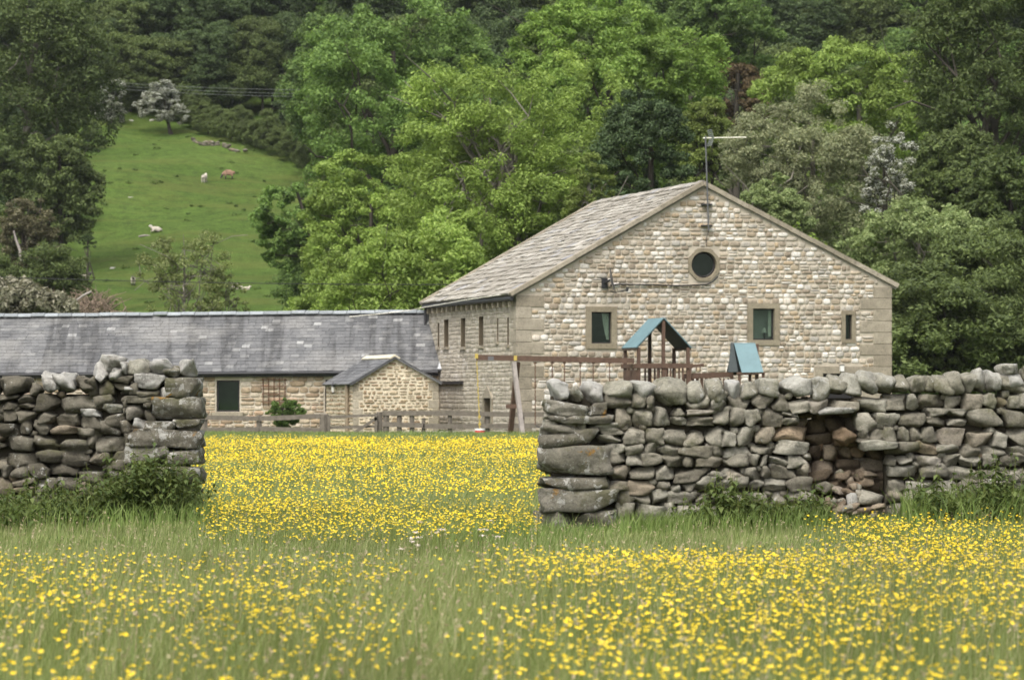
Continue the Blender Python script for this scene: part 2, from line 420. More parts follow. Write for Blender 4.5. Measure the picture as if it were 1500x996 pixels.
LEAF = dict(
    darkolive=m_leaf('dark_olive_leaf', (.023, .040, .010), (.038, .064, .015), (.060, .092, .023), .25, .35, k=1.85),
    dark=m_leaf('dark_green_leaf', (.020, .038, .012), (.032, .058, .017), (.050, .082, .024), .25, .35, k=1.9),
    middark=m_leaf('mid_dark_leaf', (.030, .05, .014), (.050, .08, .020), (.08, .12, .032), .3, .35, k=1.85),
    mid=m_leaf('mid_green_leaf', (.035, .075, .016), (.06, .115, .022), (.095, .165, .035), .3, .35, k=1.6),
    syc=m_leaf('sycamore_leaf', (.040, .085, .018), (.072, .14, .026), (.115, .20, .045), .3, .35, k=1.7),
    lime=m_leaf('lime_green_leaf', (.07, .125, .02), (.115, .195, .032), (.17, .26, .055), .3, .4, k=1.65),
    ash=m_leaf('ash_leaf', (.058, .102, .018), (.098, .165, .028), (.148, .228, .048), .3, .4, k=1.9),
    bright=m_leaf('bright_green_leaf', (.05, .105, .016), (.09, .165, .026), (.135, .225, .045), .3, .4, k=1.7),
    yew=m_leaf('yew_needle', (.020, .042, .012), (.034, .066, .02), (.056, .095, .03), .4, .2, k=1.4),
    copper=m_leaf('copper_leaf', (.062, .052, .024), (.088, .075, .034), (.11, .10, .045), .4, .3, k=1.),
    willow=m_leaf('grey_willow_leaf', (.075, .105, .045), (.115, .15, .065), (.165, .20, .095), .3, .35, k=1.75),
    pale=m_leaf('pale_green_leaf', (.07, .115, .035), (.115, .175, .055), (.17, .235, .085), .3, .35, k=1.6),
    ygreen=m_leaf('yellow_green_leaf', (.070, .115, .02), (.112, .175, .033), (.16, .23, .055), .3, .4, k=1.3),
    haw=m_leaf('hawthorn_leaf', (.035, .065, .02), (.06, .095, .03), (.08, .12, .04), .6, .3, spots=(.38, (.60, .60, .54))),
    hawd=m_leaf('hawthorn_thick_blossom', (.06, .09, .03), (.09, .12, .05), (.12, .15, .07), .6, .3, spots=(.48, (.53, .54, .48))),
    greyb=m_leaf('grey_brown_leaf', (.062, .070, .030), (.10, .112, .052), (.17, .18, .11), .5, .3),
    silver=m_leaf('silver_willow_leaf', (.12, .145, .085), (.19, .22, .14), (.29, .32, .23), .6, .3),
    sapling=m_leaf('sapling_leaf', (.075, .115, .03), (.12, .175, .05), (.20, .255, .09), .4, .4, k=1.2),
)
# ------------------------------------------------------------------ ground
def build_ground():
    xs = np.concatenate([np.linspace(-900, -130, 24), np.linspace(-120, 120, 97), np.linspace(130, 900, 24)])
    ys = np.concatenate([np.linspace(-150, 10, 12), np.linspace(14, 150, 69), np.linspace(153, 520, 123), np.linspace(540, 2500, 50)])
    X, Y = np.meshgrid(xs, ys); Z = ground_z(X, Y)
    n, m = len(xs), len(ys)
    i = np.arange(m-1)[:, None]*n; j = np.arange(n-1)[None, :]
    F = np.stack([i+j, i+j+1, i+n+j+1, i+n+j], -1).reshape(-1, 4)
    MB().add(np.stack([X, Y, Z], -1).reshape(-1, 3), F, 0, True).build('ground', M['ground'], kind='structure')
build_ground()

# ------------------------------------------------------------------ the barn
A = np.array([.16, 136., 0.]); GU = np.array([.9736, .2284, 0.]); W_ = np.array([-.2284, .9736, 0.])
LB = 14.0
G = Fr(A, GU); S = Fr(A + LB*W_, -W_)
EL, AP, ER, WB = 4.69, (6.42, 8.33), 5.04, 13.04
gl = lambda v: 0. if v < EL else AP[0]*(v-EL)/(AP[1]-EL)
gr = lambda v: WB if v < ER else WB-(WB-AP[0])*(v-ER)/(AP[1]-ER)
barn = empty('barn', A + 6*GU, 'big sandstone barn conversion with broad gable, round window and stone slab roof', 'barn')
rng = np.random.default_rng(11)
w1 = G.rect(866, 457, 895.5, 503); w2 = G.rect(1102.5, 452, 1134, 498); w3 = G.rect(1238, 461, 1247.5, 497)
rc = G.uv(1031, 388); RR = 18.5/43.4
bnd = np.linspace(-1, 1, 10)*(RR+.06)
rsq = [(rc[0]-math.sqrt(max((RR+.07)**2-min(abs(p_), abs(q_))**2, 0)), rc[1]+p_, rc[0]+math.sqrt(max((RR+.07)**2-min(abs(p_), abs(q_))**2, 0)), rc[1]+q_) for p_, q_ in zip(bnd[:-1], bnd[1:])]
dr = G.rect(1205, 547, 1255, 640); dr = (dr[0], 0., dr[2], dr[3])
grow = lambda r, t, b=None, tp=None: (r[0]-t, r[1]-(t if b is None else b), r[2]+t, r[3]+(t if tp is None else tp))
surr = .18
holes_s = [grow(w1, surr), grow(w2, surr), grow(w3, .13), (rc[0]-.52, rc[1]-.52, rc[0]+.52, rc[1]+.52), (dr[0]-.3, 0, dr[2]+.2, dr[3]+.26)]
qh = np.linspace(0, EL, 13); qh2 = np.linspace(0, ER, 14)
qa = [(0, qh[i], .92 if i % 2 else .50, qh[i+1]) for i in range(12)]
qb = [(WB-(1.1 if i % 2 else .62), qh2[i], WB, qh2[i+1]) for i in range(13)]
mb = MB()
coursed(mb, G, 0, 8.2, gl, gr, holes_s+qa+qb, (.13, .215), (.15, .35), .030, rng, 0, .024, .10)
sheet(mb, G, 0, 8.33, gl, gr, [w1, w2, w3, *rsq, dr], (EL, ER), 1, 0.)
for r in (w1, w2, w3, dr): reveal(mb, G, r, .3, 2)
mb.build('gable_wall', [M['gable'], M['mortar'], M['surround']], barn)
# side wall with slits
slits = [S.rect(641, 473, 643.5, 508), S.rect(650.5, 468, 657, 508), S.rect(675, 466, 681.5, 508), S.rect(701.5, 463.5, 708, 506),
         S.rect(728, 466, 730, 500), S.rect(743, 465, 745.5, 505)]
sdoor = S.rect(710, 583, 720.5, 640); sdoor = (sdoor[0], 0., sdoor[2], sdoor[3])
sqa = [(LB-(.50 if i % 2 else .92), qh[i], LB, qh[i+1]) for i in range(12)]
lo = lambda v: 0.; hi = lambda v: LB
mb = MB()
coursed(mb, S, 0, EL, lo, hi, [grow(r, .03) for r in slits]+[grow(sdoor, .15)]+sqa, (.11, .20), (.22, .5), .014, rng, 0, .018, .1)
sheet(mb, S, 0, EL, lo, hi, slits+[sdoor], (), 1, 0.)
for r in slits+[sdoor]: reveal(mb, S, r, .28, 2)  # reveals coloured darker than the wall: recess shade put into the colour
mb.build('side_wall', [M['side'], M['mortar'], M['board_shade']], barn)
mb = MB()   # far gable and right wall
B_ = A+WB*GU
mb.quad(B_, B_+LB*W_, B_+LB*W_+[0, 0, ER], B_+[0, 0, ER], 0)
Dk = A+LB*W_
mb.add([Dk, Dk+WB*GU, Dk+WB*GU+[0, 0, ER], Dk+AP[0]*GU+[0, 0, AP[1]], Dk+[0, 0, EL]], [(4, 3, 2, 1, 0)], 0)
mb.build('rear_wall', [M['mortar']], barn)
def corner_block(fr, u0, v0, u1, v1, nd, name, mat, parent, rng, proud=.03):
    mb = MB(); g = .006; n0, n1 = proud-nd, proud
    q = [(u0, v0+g, n0), (u1, v0+g, n0), (u1, v1-g, n0), (u0, v1-g, n0), (u0, v0+g, n1-.012), (u1, v0+g, n1-.012), (u1, v1-g, n1-.012), (u0, v1-g, n1-.012),
         (u0+.012, v0+g+.012, n1), (u1-.012, v0+g+.012, n1), (u1-.012, v1-g-.012, n1), (u0+.012, v1-g-.012, n1)]
    q = [(a+rng.normal()*.004, b+rng.normal()*.004, c) for a, b, c in q]
    mb.add(fr.M(q), [(3, 2, 1, 0), (0, 1, 5, 4), (1, 2, 6, 5), (2, 3, 7, 6), (3, 0, 4, 7), (4, 5, 9, 8), (5, 6, 10, 9), (6, 7, 11, 10), (7, 4, 8, 11), (8, 9, 10, 11)]); return mb.build(name, mat, parent)
for i, (a, b, c, d) in enumerate(qa):
    corner_block(G, a-.03, b, c, d, (.50 if i % 2 else .92), 'quoin', M['ashlar'], barn, rng)
for i, (a, b, c, d) in enumerate(qb):
    corner_block(G, a, b, c+.03, d, .6, 'quoin', M['ashlar'], barn, rng)
# windows
def window(fr, r, parent, t, room=None, frame_t=.045, deep=.13, back=1.1):
    mb = MB(); frame_bars(mb, fr, r, t, -.05, .055, 0); w = mb.build('window', M['surround'], parent)
    mb = MB(); ri = (r[0]+frame_t, r[1]+frame_t, r[2]-frame_t, r[3]-frame_t)
    frame_bars(mb, fr, ri, frame_t-.003, -deep-.05, -deep+.02); mb.build('sash', M['frame'], w)
    mb = MB(); mb.box(fr.P((ri[0]+ri[2])/2, (ri[1]+ri[3])/2, -deep-.015), (ri[2]-ri[0], ri[3]-ri[1], .008), fr.ax()); mb.build('pane', M['glass'], w)
    mb = MB(); e = .25; q = (r[0]-e, r[1]-e, r[2]+e, r[3]+e); z = -back
    mb.quad(fr.P(q[0], q[1], z), fr.P(q[2], q[1], z), fr.P(q[2], q[3], z), fr.P(q[0], q[3], z))
    for (a, b) in (((0, 1), (0, 3)), ((0, 3), (2, 3)), ((2, 3), (2, 1)), ((2, 1), (0, 1))):
        P0 = (q[a[0]], q[a[1]]); P1 = (q[b[0]], q[b[1]])
        mb.quad(fr.P(*P0, -.31), fr.P(*P1, -.31), fr.P(*P1, z), fr.P(*P0, z))
    mb.build('room_lining', room or M['room'], w)
    return w
def curtain_mesh(fr, pts_l, pts_r, n, rng):
    mb = MB(); m = 14; V = []
    for (ul, v), (ur, _) in zip(pts_l, pts_r):
        for k in range(m):
            f = k/(m-1); V.append(fr.P(ul+(ur-ul)*f, v, n+.025*math.sin(f*19)))
    F = np.array([[i*m+k, i*m+k+1, (i+1)*m+k+1, (i+1)*m+k] for i in range(len(pts_l)-1) for k in range(m-1)])
    mb.add(V, F, 0, True); return mb
win1 = window(G, w1, barn, surr)
a0, b0, a1, b1 = w1; ww, hh = a1-a0, b1-b0
ys_ = np.linspace(1, 0.12, 7)
curtain_mesh(G, [(a0+ww*(.60+.28*(1-t)**1.4), b0+hh*t) for t in ys_], [(a1-.03, b0+hh*t) for t in ys_], -.215, rng).build('curtain', M['curtain'], win1)
win2 = window(G, w2, barn, surr, room=M['proom'], back=.55)
a0, b0, a1, b1 = w2; ww, hh = a1-a0, b1-b0
curtain_mesh(G, [(a0+ww*.80, b0+hh*t) for t in ys_], [(a1-.02, b0+hh*t) for t in ys_], -.215, rng).build('curtain', M['curtain'], win2)
mb = MB()
c = G.P(a0+ww*.72, b0, -.42); mb.tube([c+[0, 0, .0], c+[0, 0, .26]], .018, 8); mb.tube([c+[0, 0, .25], c+[0, 0, .40]], [.10, .05], 12, 1); mb.tube([c+[0, 0, -.25], c], [.06, .06], 8, 0)
mb.build('table_lamp', [M['frame'], M['curtain']], win2)
win3 = window(G, w3, barn, .13, frame_t=.03)
# round window
mb = MB(); ang8 = np.arange(8)*np.pi/4+np.pi/8; ro = .60; nseg = 48
octp = np.array([[math.cos(a)*ro, math.sin(a)*ro] for a in ang8])
def octr(a):
    k = (a-np.pi/8) % (np.pi/4); return ro*math.cos(np.pi/8)/math.cos(k-np.pi/8)
V = []
for k in range(nseg):
    a = 2*np.pi*k/nseg; o_ = octr(a)*.98
    for (r_, n_) in ((o_, -.02), (o_, .05), (RR+.015, .05), (RR, -.22)): V.append(G.P(rc[0]+r_*math.cos(a), rc[1]+r_*math.sin(a), n_))
F = np.array([[k*4+i, ((k+1) % nseg)*4+i, ((k+1) % nseg)*4+i+1, k*4+i+1] for k in range(nseg) for i in range(3)])
mb.add(V, F); rw = mb.build('window', M['surround'], barn); rw['label'] = 'round window set in a chamfered stone ring'
mb = MB(); a = np.linspace(0, 2*np.pi, nseg, endpoint=False)
mb.tube([G.P(rc[0]+(RR-.03)*math.cos(t), rc[1]+(RR-.03)*math.sin(t), -.13) for t in np.linspace(0, 2*np.pi, 49)], .035, 6, 0, False); mb.build('sash', M['frame'], rw)
mb = MB(); mb.add([G.P(rc[0]+(RR-.02)*math.cos(t), rc[1]+(RR-.02)*math.sin(t), -.14) for t in a], [tuple(range(nseg))]); mb.build('pane', M['glass'], rw)
mb = MB()
for (z0, z1) in ((-.22, -1.2),):
    V = [G.P(rc[0]+.7*math.cos(t), rc[1]+.7*math.sin(t), z) for z in (z0, z1) for t in a]
    mb.add(V, np.array([[k, (k+1) % nseg, nseg+(k+1) % nseg, nseg+k] for k in range(nseg)])); mb.add(V[nseg:], [tuple(range(nseg))])
mb.build('room_lining', M['room'], rw)
# gable doorway
mb = MB(); mb.box(G.P((dr[0]+dr[2])/2, dr[3]+.12, .0), (dr[2]-dr[0]+.55, .24, .11), G.ax())
mb.box(G.P(dr[0]-.14, dr[3]/2, 0), (.28, dr[3], .1), G.ax()); mb.box(G.P(dr[2]+.1, dr[3]/2, 0), (.2, dr[3], .1), G.ax())
door = mb.build('doorway', M['ashlar'], barn)
mb = MB(); mb.box(G.P((dr[0]+dr[2])/2, dr[3]/2, -.2), (dr[2]-dr[0], dr[3], .05), G.ax()); mb.build('dark_opening_sheet', M['frame'], door)  # near-black sheet stands in for the dark inside of the opening
# slits: boards or dark slots, each with a little sill
for i, r in enumerate(slits):
    mb = MB(); mb.box(S.P((r[0]+r[2])/2, r[1]-.05, .02), (r[2]-r[0]+.16, .10, .10), S.ax()); sl = mb.build('slit_window', M['ashlar'], barn)
    mb = MB(); mb.box(S.P((r[0]+r[2])/2, (r[1]+r[3])/2, -.2), (r[2]-r[0], r[3]-r[1], .04), S.ax()); mb.build('shutter_board', M['board_shade'], sl)
mb = MB(); u0, _, u1, v1 = sdoor
mb.box(S.P(u0-.1, v1/2, .02), (.2, v1, .08), S.ax()); mb.box(S.P(u1+.1, v1/2, .02), (.2, v1, .08), S.ax())
mb.add([S.P(u0-.2, v1, .06), S.P(u1+.2, v1, .06), S.P((u0+u1)/2, v1+.42, .06), S.P(u0-.2, v1, -.05), S.P(u1+.2, v1, -.05), S.P((u0+u1)/2, v1+.42, -.05)],
       [(0, 1, 2), (0, 3, 4, 1), (1, 4, 5, 2), (2, 5, 3, 0)])
sd = mb.build('doorway', M['ashlar'], barn)
mb = MB(); mb.box(S.P((u0+u1)/2, v1/2, -.22), (u1-u0, v1, .05), S.ax()); mb.build('dark_opening_sheet', M['frame'], sd)  # same near-black sheet for the dark side doorway
bl = S.rect(644, 558, 679, 563)
mb = MB(); mb.box(S.P((bl[0]+bl[2])/2, (bl[1]+bl[3])/2, .06), (bl[2]-bl[0], .11, .16), S.ax()); mb.build('lintel_beam', M['frame'], barn)
# roof
def slab_roof(mb, fr, L, len_u, e0, e1, wr, th, rng, jit=.02, tilt=.06, mat=0, stagger=True):
    v = 0.; 
    while v < L-.02:
        f = v/L; e = e0*(1-f)+e1*f
        if v+e > L: e = L-v
        u = -rng.random()*wr[0]*.5
        while u < len_u:
            w = rng.uniform(*wr)
            ua, ub = max(u, 0), min(u+w, len_u)
            if ub-ua > .05:
                jv = rng.normal()*jit; t_ = th*rng.uniform(.7, 1.35); l1 = .006+abs(rng.normal())*jit*.35
                v0, v1 = v-.03+jv, min(v+e*1.25, L); n1 = l1; n0 = l1+tilt*e
                g = .004+abs(rng.normal())*jit*.15
                V = [(ua+g, v0, n0), (ub-g, v0+rng.normal()*jit*.5, n0), (ub-g, v1, n1), (ua+g, v1, n1)]
                V += [(a_, b_, c_+t_) for a_, b_, c_ in V]
                mb.add(fr.M(V), np.array([[4,5,6,7],[0,1,5,4],[1,2,6,5],[3,0,4,7]]), mat)
            u += w
        v += e
SL = Fr(Dk+np.array([0, 0, EL+.10]) - .22*GU - W_*-.30 - np.array([0, 0, .22*(AP[1]-EL)/AP[0]]), -W_, GU*AP[0]+np.array([0, 0, AP[1]-EL]))
lenL = math.hypot(AP[0]+.22, (AP[1]-EL)*(AP[0]+.22)/AP[0])
SRt = Fr(B_+np.array([0, 0, ER+.10]) + .22*GU - np.array([0, 0, .22*(AP[1]-ER)/(WB-AP[0])]), W_, -GU*(WB-AP[0])+np.array([0, 0, AP[1]-ER]))
lenR = math.hypot(WB-AP[0]+.22, (AP[1]-ER)*(WB-AP[0]+.22)/(WB-AP[0]))
mb = MB()
slab_roof(mb, SL, lenL, LB+.30, .42, .25, (.35, .80), .05, rng, .013, .11)
slab_roof(mb, SRt, lenR, LB, .40, .24, (.35, .85), .045, rng, .02)
for fr_, L_, U_ in ((SL, lenL, LB+.30), (SRt, lenR, LB)):
    mb.slab(fr_.P(0, 0, -.004), fr_.P(U_, 0, -.004), fr_.P(U_, L_, -.004), fr_.P(0, L_, -.004), .09)
roof = mb.build('roof', M['slabs'], barn)
mb = MB()
rp = A+AP[0]*GU+np.array([0, 0, AP[1]+.10])
for k in range(24):
    p0 = rp+W_*(LB+.3)*k/24; p1 = rp+W_*((LB+.3)*(k+1)/24-.012)
    z_ = np.array([0, 0, rng.normal()*.008])
    for sg, dz in ((-1, (AP[1]-EL)/AP[0]), (1, (AP[1]-ER)/(WB-AP[0]))):
        o_ = sg*GU*.26-np.array([0, 0, .26*dz])
        top = np.array([0, 0, .13])
        q_ = [p0+top, p1+top, p1+top+o_, p0+top+o_] if sg > 0 else [p1+top, p0+top, p0+top+o_, p1+top+o_]
        mb.slab(*[x+z_ for x in q_][::-1], .07)
mb.build('ridge_tile_course', M['slabs'], roof)
def verge(fr, L, u, w, h, nseg, mat, parent, name='verge_stone'):
    mb = MB()
    for k in range(nseg):
        v0, v1 = L*k/nseg, L*(k+1)/nseg-.008
        mb.box(fr.P(u, (v0+v1)/2, .045+rng.normal()*.004), (w, v1-v0, h), fr.ax())
    return mb.build(name, mat, parent)
verge(SL, lenL, LB+.30+.02, .34, .13, 9, M['ashlar'], roof)
verge(SL, lenL, .0, .30, .16, 9, M['ashlar'], roof)
verge(SRt, lenR, .06, .34, .15, 9, M['ashlar'], roof)
# gutter, corbels, downpipe
mb = MB(); gz = EL-.10
mb.tube([A+LB*W_-.20*GU+[0, 0, gz], A-.20*GU+[0, 0, gz-.02]-W_*.1], .075, 8); gut = mb.build('gutter', M['gutter'], barn)
for k in range(17):
    mb = MB(); u = .5+k*(LB-1.0)/16
    mb.box(S.P(u, EL-.26, .08), (.16, .22, .18), S.ax()); mb.build('corbel', M['ashlar'], barn)
mb = MB(); p = A+LB*W_-.12*GU
mb.tube([p+[0, 0, gz], p+[0, 0, 3.6]-.05*GU-W_*.1, p+[0, 0, 3.3]-.25*GU-W_*.3], .05, 8); mb.build('downpipe', M['gutter'], barn)

# wall lamp, aerial, dish, cables
def thing_mesh(mb, name, mats, base, label, cat, group=None): return mb.build(name, mats, None, base, label, cat, group)
lp = G.rect(1229, 535, 1235, 544)
p = G.P((lp[0]+lp[2])/2, (lp[1]+lp[3])/2, .1)
e_ = empty('wall_lamp', p, 'small cream box lamp on the lintel of the gable doorway', 'lamp')
mb = MB(); mb.box(p, (.13, .20, .10), G.ax()); mb.build('lamp_housing', M['wplastic'], e_)
mb = MB(); mb.box(p+G.N*-.045, (.16, .04, .03), G.ax()); mb.box(p+[0, 0, .11], (.15, .03, .12), G.ax()); mb.build('lamp_cap', M['metal'], e_)
mp = G.P(*G.uv(1036, 338), .16); mt = G.P(*G.uv(1031.5, 200), .16)
e_ = empty('television_aerial', mp, 'tall thin television aerial on a mast at the gable top', 'aerial')
mb = MB(); mb.tube([mp, mt], .028, 8); mb.build('mast', M['metal'], e_)
mb = MB()
b0_, b1_ = G.P(*G.uv(1028, 203), .16), G.P(*G.uv(1091, 202), .16)
mb.tube([b0_, b1_], .022, 6)
for k in range(16):
    q_ = b0_+(b1_-b0_)*(.32+.66*k/15); mb.tube([q_-G.N*.16, q_+G.N*.16], .007, 5)
mb.build('boom', M['rope'], e_)
mb = MB(); c_ = b0_+(b1_-b0_)*.2
for dz in np.linspace(-.26, .26, 9):
    q_ = c_+[0, 0, dz]-GU*abs(dz)*.3; mb.tube([q_-G.N*.26, q_+G.N*.26], .012, 5)
for sx in (-.24, -.08, .08, .24): mb.tube([c_+G.N*sx+[0, 0, -.26]-GU*.08, c_+G.N*sx, c_+G.N*sx+[0, 0, .26]-GU*.08], .012, 5)
mb.build('reflector', M['pwire'], e_)
for py_, wpx in ((300, 16), (331, 16)):
    mb = MB(); u_, v_ = G.uv(1034, py_); mb.box(G.P(u_, v_, .08), (.36, .05, .2), G.ax()); mb.build('bracket', M['gutter'], e_)
mb = MB(); mb.tube([mp, G.P(*G.uv(1034, 350), .06), G.P(*G.uv(1034, 362), .06)], .012, 5); mb.build('lead_wire', M['wire'], e_)
dp = G.P(*G.uv(888, 411), .55)
e_ = empty('satellite_dish', G.P(*G.uv(886, 415), .05), 'grey satellite dish seen edge on, fixed to the gable', 'satellite dish')
mb = MB(); ax_ = GU*.93+G.N*.30+np.array([0, 0, .2]); ax_ /= np.linalg.norm(ax_); X_ = np.cross(ax_, [0, 0, 1]); X_ /= np.linalg.norm(X_); Y_ = np.cross(X_, ax_)
V = []
for r_ in (0.02, .14, .26, .37):
    for t in np.linspace(0, 2*np.pi, 24, endpoint=False): V.append(dp+X_*r_*math.cos(t)+Y_*r_*1.1*math.sin(t)+ax_*(r_**2*.55))
F = [[i*24+k, i*24+(k+1) % 24, (i+1)*24+(k+1) % 24, (i+1)*24+k] for i in range(3) for k in range(24)]
mb.add(V, np.array(F), 0, True); mb.build('dish', M['metal'], e_)
mb = MB(); mb.tube([G.P(*G.uv(885, 415), .02), dp-ax_*.03], .04, 8); mb.box(G.P(*G.uv(885, 415), .05), (.2, .34, .08), G.ax()); mb.build('mount', M['gutter'], e_)
lnb = G.P(*G.uv(912, 425), .62)
mb = MB(); mb.tube([dp+[0, 0, -.36], dp+[0, 0, -.42]+GU*.15, lnb], .018, 6); mb.tube([lnb-GU*.02+[0, 0, -.06], lnb+[0, 0, .08]], .045, 8); mb.build('feed_arm', M['gutter'], e_)
def polycable(name, fr, pts, n, r, mat, label, cat, group=None):
    P_ = [fr.P(*fr.uv(x, y), n) for x, y in pts]; mb = MB(); mb.tube(P_, r, 6)
    return thing_mesh(mb, name, mat, P_[0], label, cat, group)
polycable('wall_cable', G, [(893, 418), (905, 416.5), (930, 417), (960, 417.3), (990, 419), (1010, 418), (1034, 417), (1043, 413), (1051, 405)], .075, .026, M['wire'],
          'black cable running along the gable from dish to round window', 'cable')
# ------------------------------------------------------------------ the long low house
LR = np.array([-2.62, 147.7, 2.32]); LL = np.array([-24., 151.9, 2.20])
LU = (LR-LL); LLEN = np.linalg.norm(LU[:2]); LUh = np.array([LU[0], LU[1], 0])/LLEN
LI = np.array([-LUh[1], LUh[0], 0])
lh = empty('farmhouse_range', LR*[1, 1, 0]-LUh*8, 'long low stone farm range with a grey slate roof joining the barn', 'farm building')
LF = Fr(LL*[1, 1, 0], LUh)
lw = [LF.rect(317, 557, 351, 603), LF.rect(476, 556, 492, 603)]
mb = MB()
coursed(mb, LF, 0, 2.18, lambda v: 0., lambda v: LLEN, [grow(r, .04) for r in lw], (.13, .24), (.2, .5), .035, rng, 0, .016, .15)
sheet(mb, LF, 0, 2.25, lambda v: 0., lambda v: LLEN, lw, (), 1, 0.)
for r in lw: reveal(mb, LF, r, .28, 1)
q0 = LF.P(0, 0, -4.6); q1 = LF.P(LLEN, 0, -4.6); Z_ = np.array([0, 0, 1.])
mb.quad(q0, q1, q1+Z_*2.2, q0+Z_*2.2, 1); mb.add([LF.P(0, 0), q0, q0+Z_*2.2, LF.P(0, 4.1, -2.3), LF.P(0, 2.2)], [(0, 4, 3, 2, 1)], 1)
mb.add([LF.P(LLEN, 0), q1, q1+Z_*2.2, LF.P(LLEN, 4.1, -2.3), LF.P(LLEN, 2.2)], [(0, 1, 2, 3, 4)], 1)
mb.build('front_wall', [M['lstone'], M['mortar']], lh)
for i, r in enumerate(lw):
    mb = MB(); mb.box(LF.P((r[0]+r[2])/2, r[1]-.09, .03), (r[2]-r[0]+.3, .14, .12), LF.ax()); w = mb.build('window', M['ashlar'], lh)
    mb = MB(); ri = (r[0]+.06, r[1]+.06, r[2]-.06, r[3]-.06); frame_bars(mb, LF, ri, .058, -.16, -.06); mb.build('sash', M['frame'], w)
    mb = MB(); mb.box(LF.P((ri[0]+ri[2])/2, (ri[1]+ri[3])/2, -.11), (ri[2]-ri[0], ri[3]-ri[1], .01), LF.ax()); mb.build('pane', M['glass'], w)
    mb = MB(); mb.box(LF.P((r[0]+r[2])/2, (r[1]+r[3])/2, -.9), (r[2]-r[0]+.5, r[3]-r[1]+.3, .05), LF.ax()); mb.build('room_lining', M['room'], w)
RV = LI*2.25+np.array([0, 0, 2.03]); RL = np.linalg.norm(RV)
LRF = Fr(LL-LI*.14+np.array([0, 0, -.06]), LU, RV)
LB2 = Fr(LR+LI*4.9+np.array([0, 0, -.1]), -LU, -LI*2.4+np.array([0, 0, 2.05]))
mb = MB(); LUL = np.linalg.norm(LU)
slab_roof(mb, LRF, RL+.12, LUL+.12, .19, .165, (.26, .36), .014, rng, .005, .09)
mb.slab(LRF.P(0, 0, -.004), LRF.P(LUL+.12, 0, -.004), LRF.P(LUL+.12, RL+.12, -.004), LRF.P(0, RL+.12, -.004), .08)
mb.slab(LB2.P(0, 0), LB2.P(LUL+.2, 0), LB2.P(LUL+.2, RL+.10), LB2.P(0, RL+.10), .08)
lroof = mb.build('roof', M['slate'], lh)
mb = MB(); k0 = LRF.P(0, RL+.10, .03); k1 = LRF.P(LUL+.3, RL+.10, .03); nk = 42
for k in range(nk):
    p0 = k0+(k1-k0)*k/nk; p1 = k0+(k1-k0)*((k+1)/nk)-(k1-k0)*.0008; dz = np.array([0, 0, rng.normal()*.006])
    a = np.linspace(0, np.pi, 7); ex = LI
    V = [p+ex*.15*math.cos(t)+np.array([0, 0, .12*math.sin(t)])+dz for p in (p0, p1) for t in a]
    mb.add(V, np.array([[i, i+1, 7+i+1, 7+i] for i in range(6)]), 0)
mb.build('ridge_tile_course', m_plain('slate_ridge', (.24, .26, .27), .7, .15, 3., .2, isl=.25), lroof)
mb = MB(); ev = np.array([0, 0, -.09])
mb.bar(LRF.P(0, 0, -.02)-LI*.02+ev, LRF.P(LUL, 0, -.02)-LI*.02+ev, .05, .17); mb.tube([LRF.P(0, 0, 0)-LI*.08+ev*.8, LRF.P(LUL, 0, 0)-LI*.08+ev*.8], .065, 8)
mb.build('gutter', M['gutter'], lh)
mb = MB(); mb.bar(LRF.P(LUL+.05, 0, .05), LRF.P(LUL+.05, RL, .05), .16, .03, up=LRF.N); mb.build('lead_flashing', M['lead'], lroof)
tr = empty('wall_trellis', LF.P(*LF.uv(403, 592), .06), 'thin reddish trellis on the farm range wall above the bush', 'trellis')
for px_ in (386, 394, 402, 410, 418):
    mb = MB(); u, v = LF.uv(px_, 570); mb.box(LF.P(u, v-.1, .06), (.03, 1.0, .02), LF.ax()); mb.build('upright', M['chain'], tr)
for py_ in (556, 566, 577, 589):
    mb = MB(); u, v = LF.uv(402, py_); mb.box(LF.P(u, v, .085), (.95, .03, .02), LF.ax()); mb.build('crosspiece', M['chain'], tr)
# ------------------------------------------------------------------ the little outhouse
PC = np.array([-5.55, 143., 0.]); PF = Fr(PC, (2.97, .2, 0)); PW = np.array([-1.14, 4.5, 0.]); PL = np.linalg.norm(PW); PWn = PW/PL
PS = Fr(PC+PW, -PWn)
PEL, PA, PER, PWD = 1.79, (1.46, 2.67), 1.81, 2.98
oh = empty('stone_outhouse', PC+PF.U*1.5, 'small rough stone outhouse with slate roof in front of the farm range', 'outhouse')
pl = lambda v: 0. if v < PEL else PA[0]*(v-PEL)/(PA[1]-PEL)
pr = lambda v: PWD if v < PER else PWD-(PWD-PA[0])*(v-PER)/(PA[1]-PER)
mb = MB()
pq = [(PWD-(.34 if i % 2 else .2), i*.3, PWD, i*.3+.3) for i in range(6)]+[(0, i*.3, (.2 if i % 2 else .34), i*.3+.3) for i in range(6)]
coursed(mb, PF, 0, 2.6, pl, pr, pq, (.09, .16), (.14, .34), .03, rng, 0, .05, .08)
sheet(mb, PF, 0, 2.67, pl, pr, [], (PEL, PER), 1)
coursed(mb, PS, 0, 1.78, lambda v: 0., lambda v: PL, [], (.09, .16), (.14, .34), .03, rng, 0, .06, .08)
sheet(mb, PS, 0, 1.79, lambda v: 0., lambda v: PL, [], (), 1)
e0_ = PF.P(PWD, 0); mb.quad(e0_, e0_+PW, e0_+PW+Z_*PER, e0_+Z_*PER, 1)
mb.build('outhouse_wall', [M['pstone'], M['pmortar']], oh)
for (a, b, c, d) in pq: corner_block(PF, a-(.012 if a == 0 else 0), b, c+(.012 if c == PWD else 0), d, .4, 'quoin', M['ashlar'], oh, rng, .012)
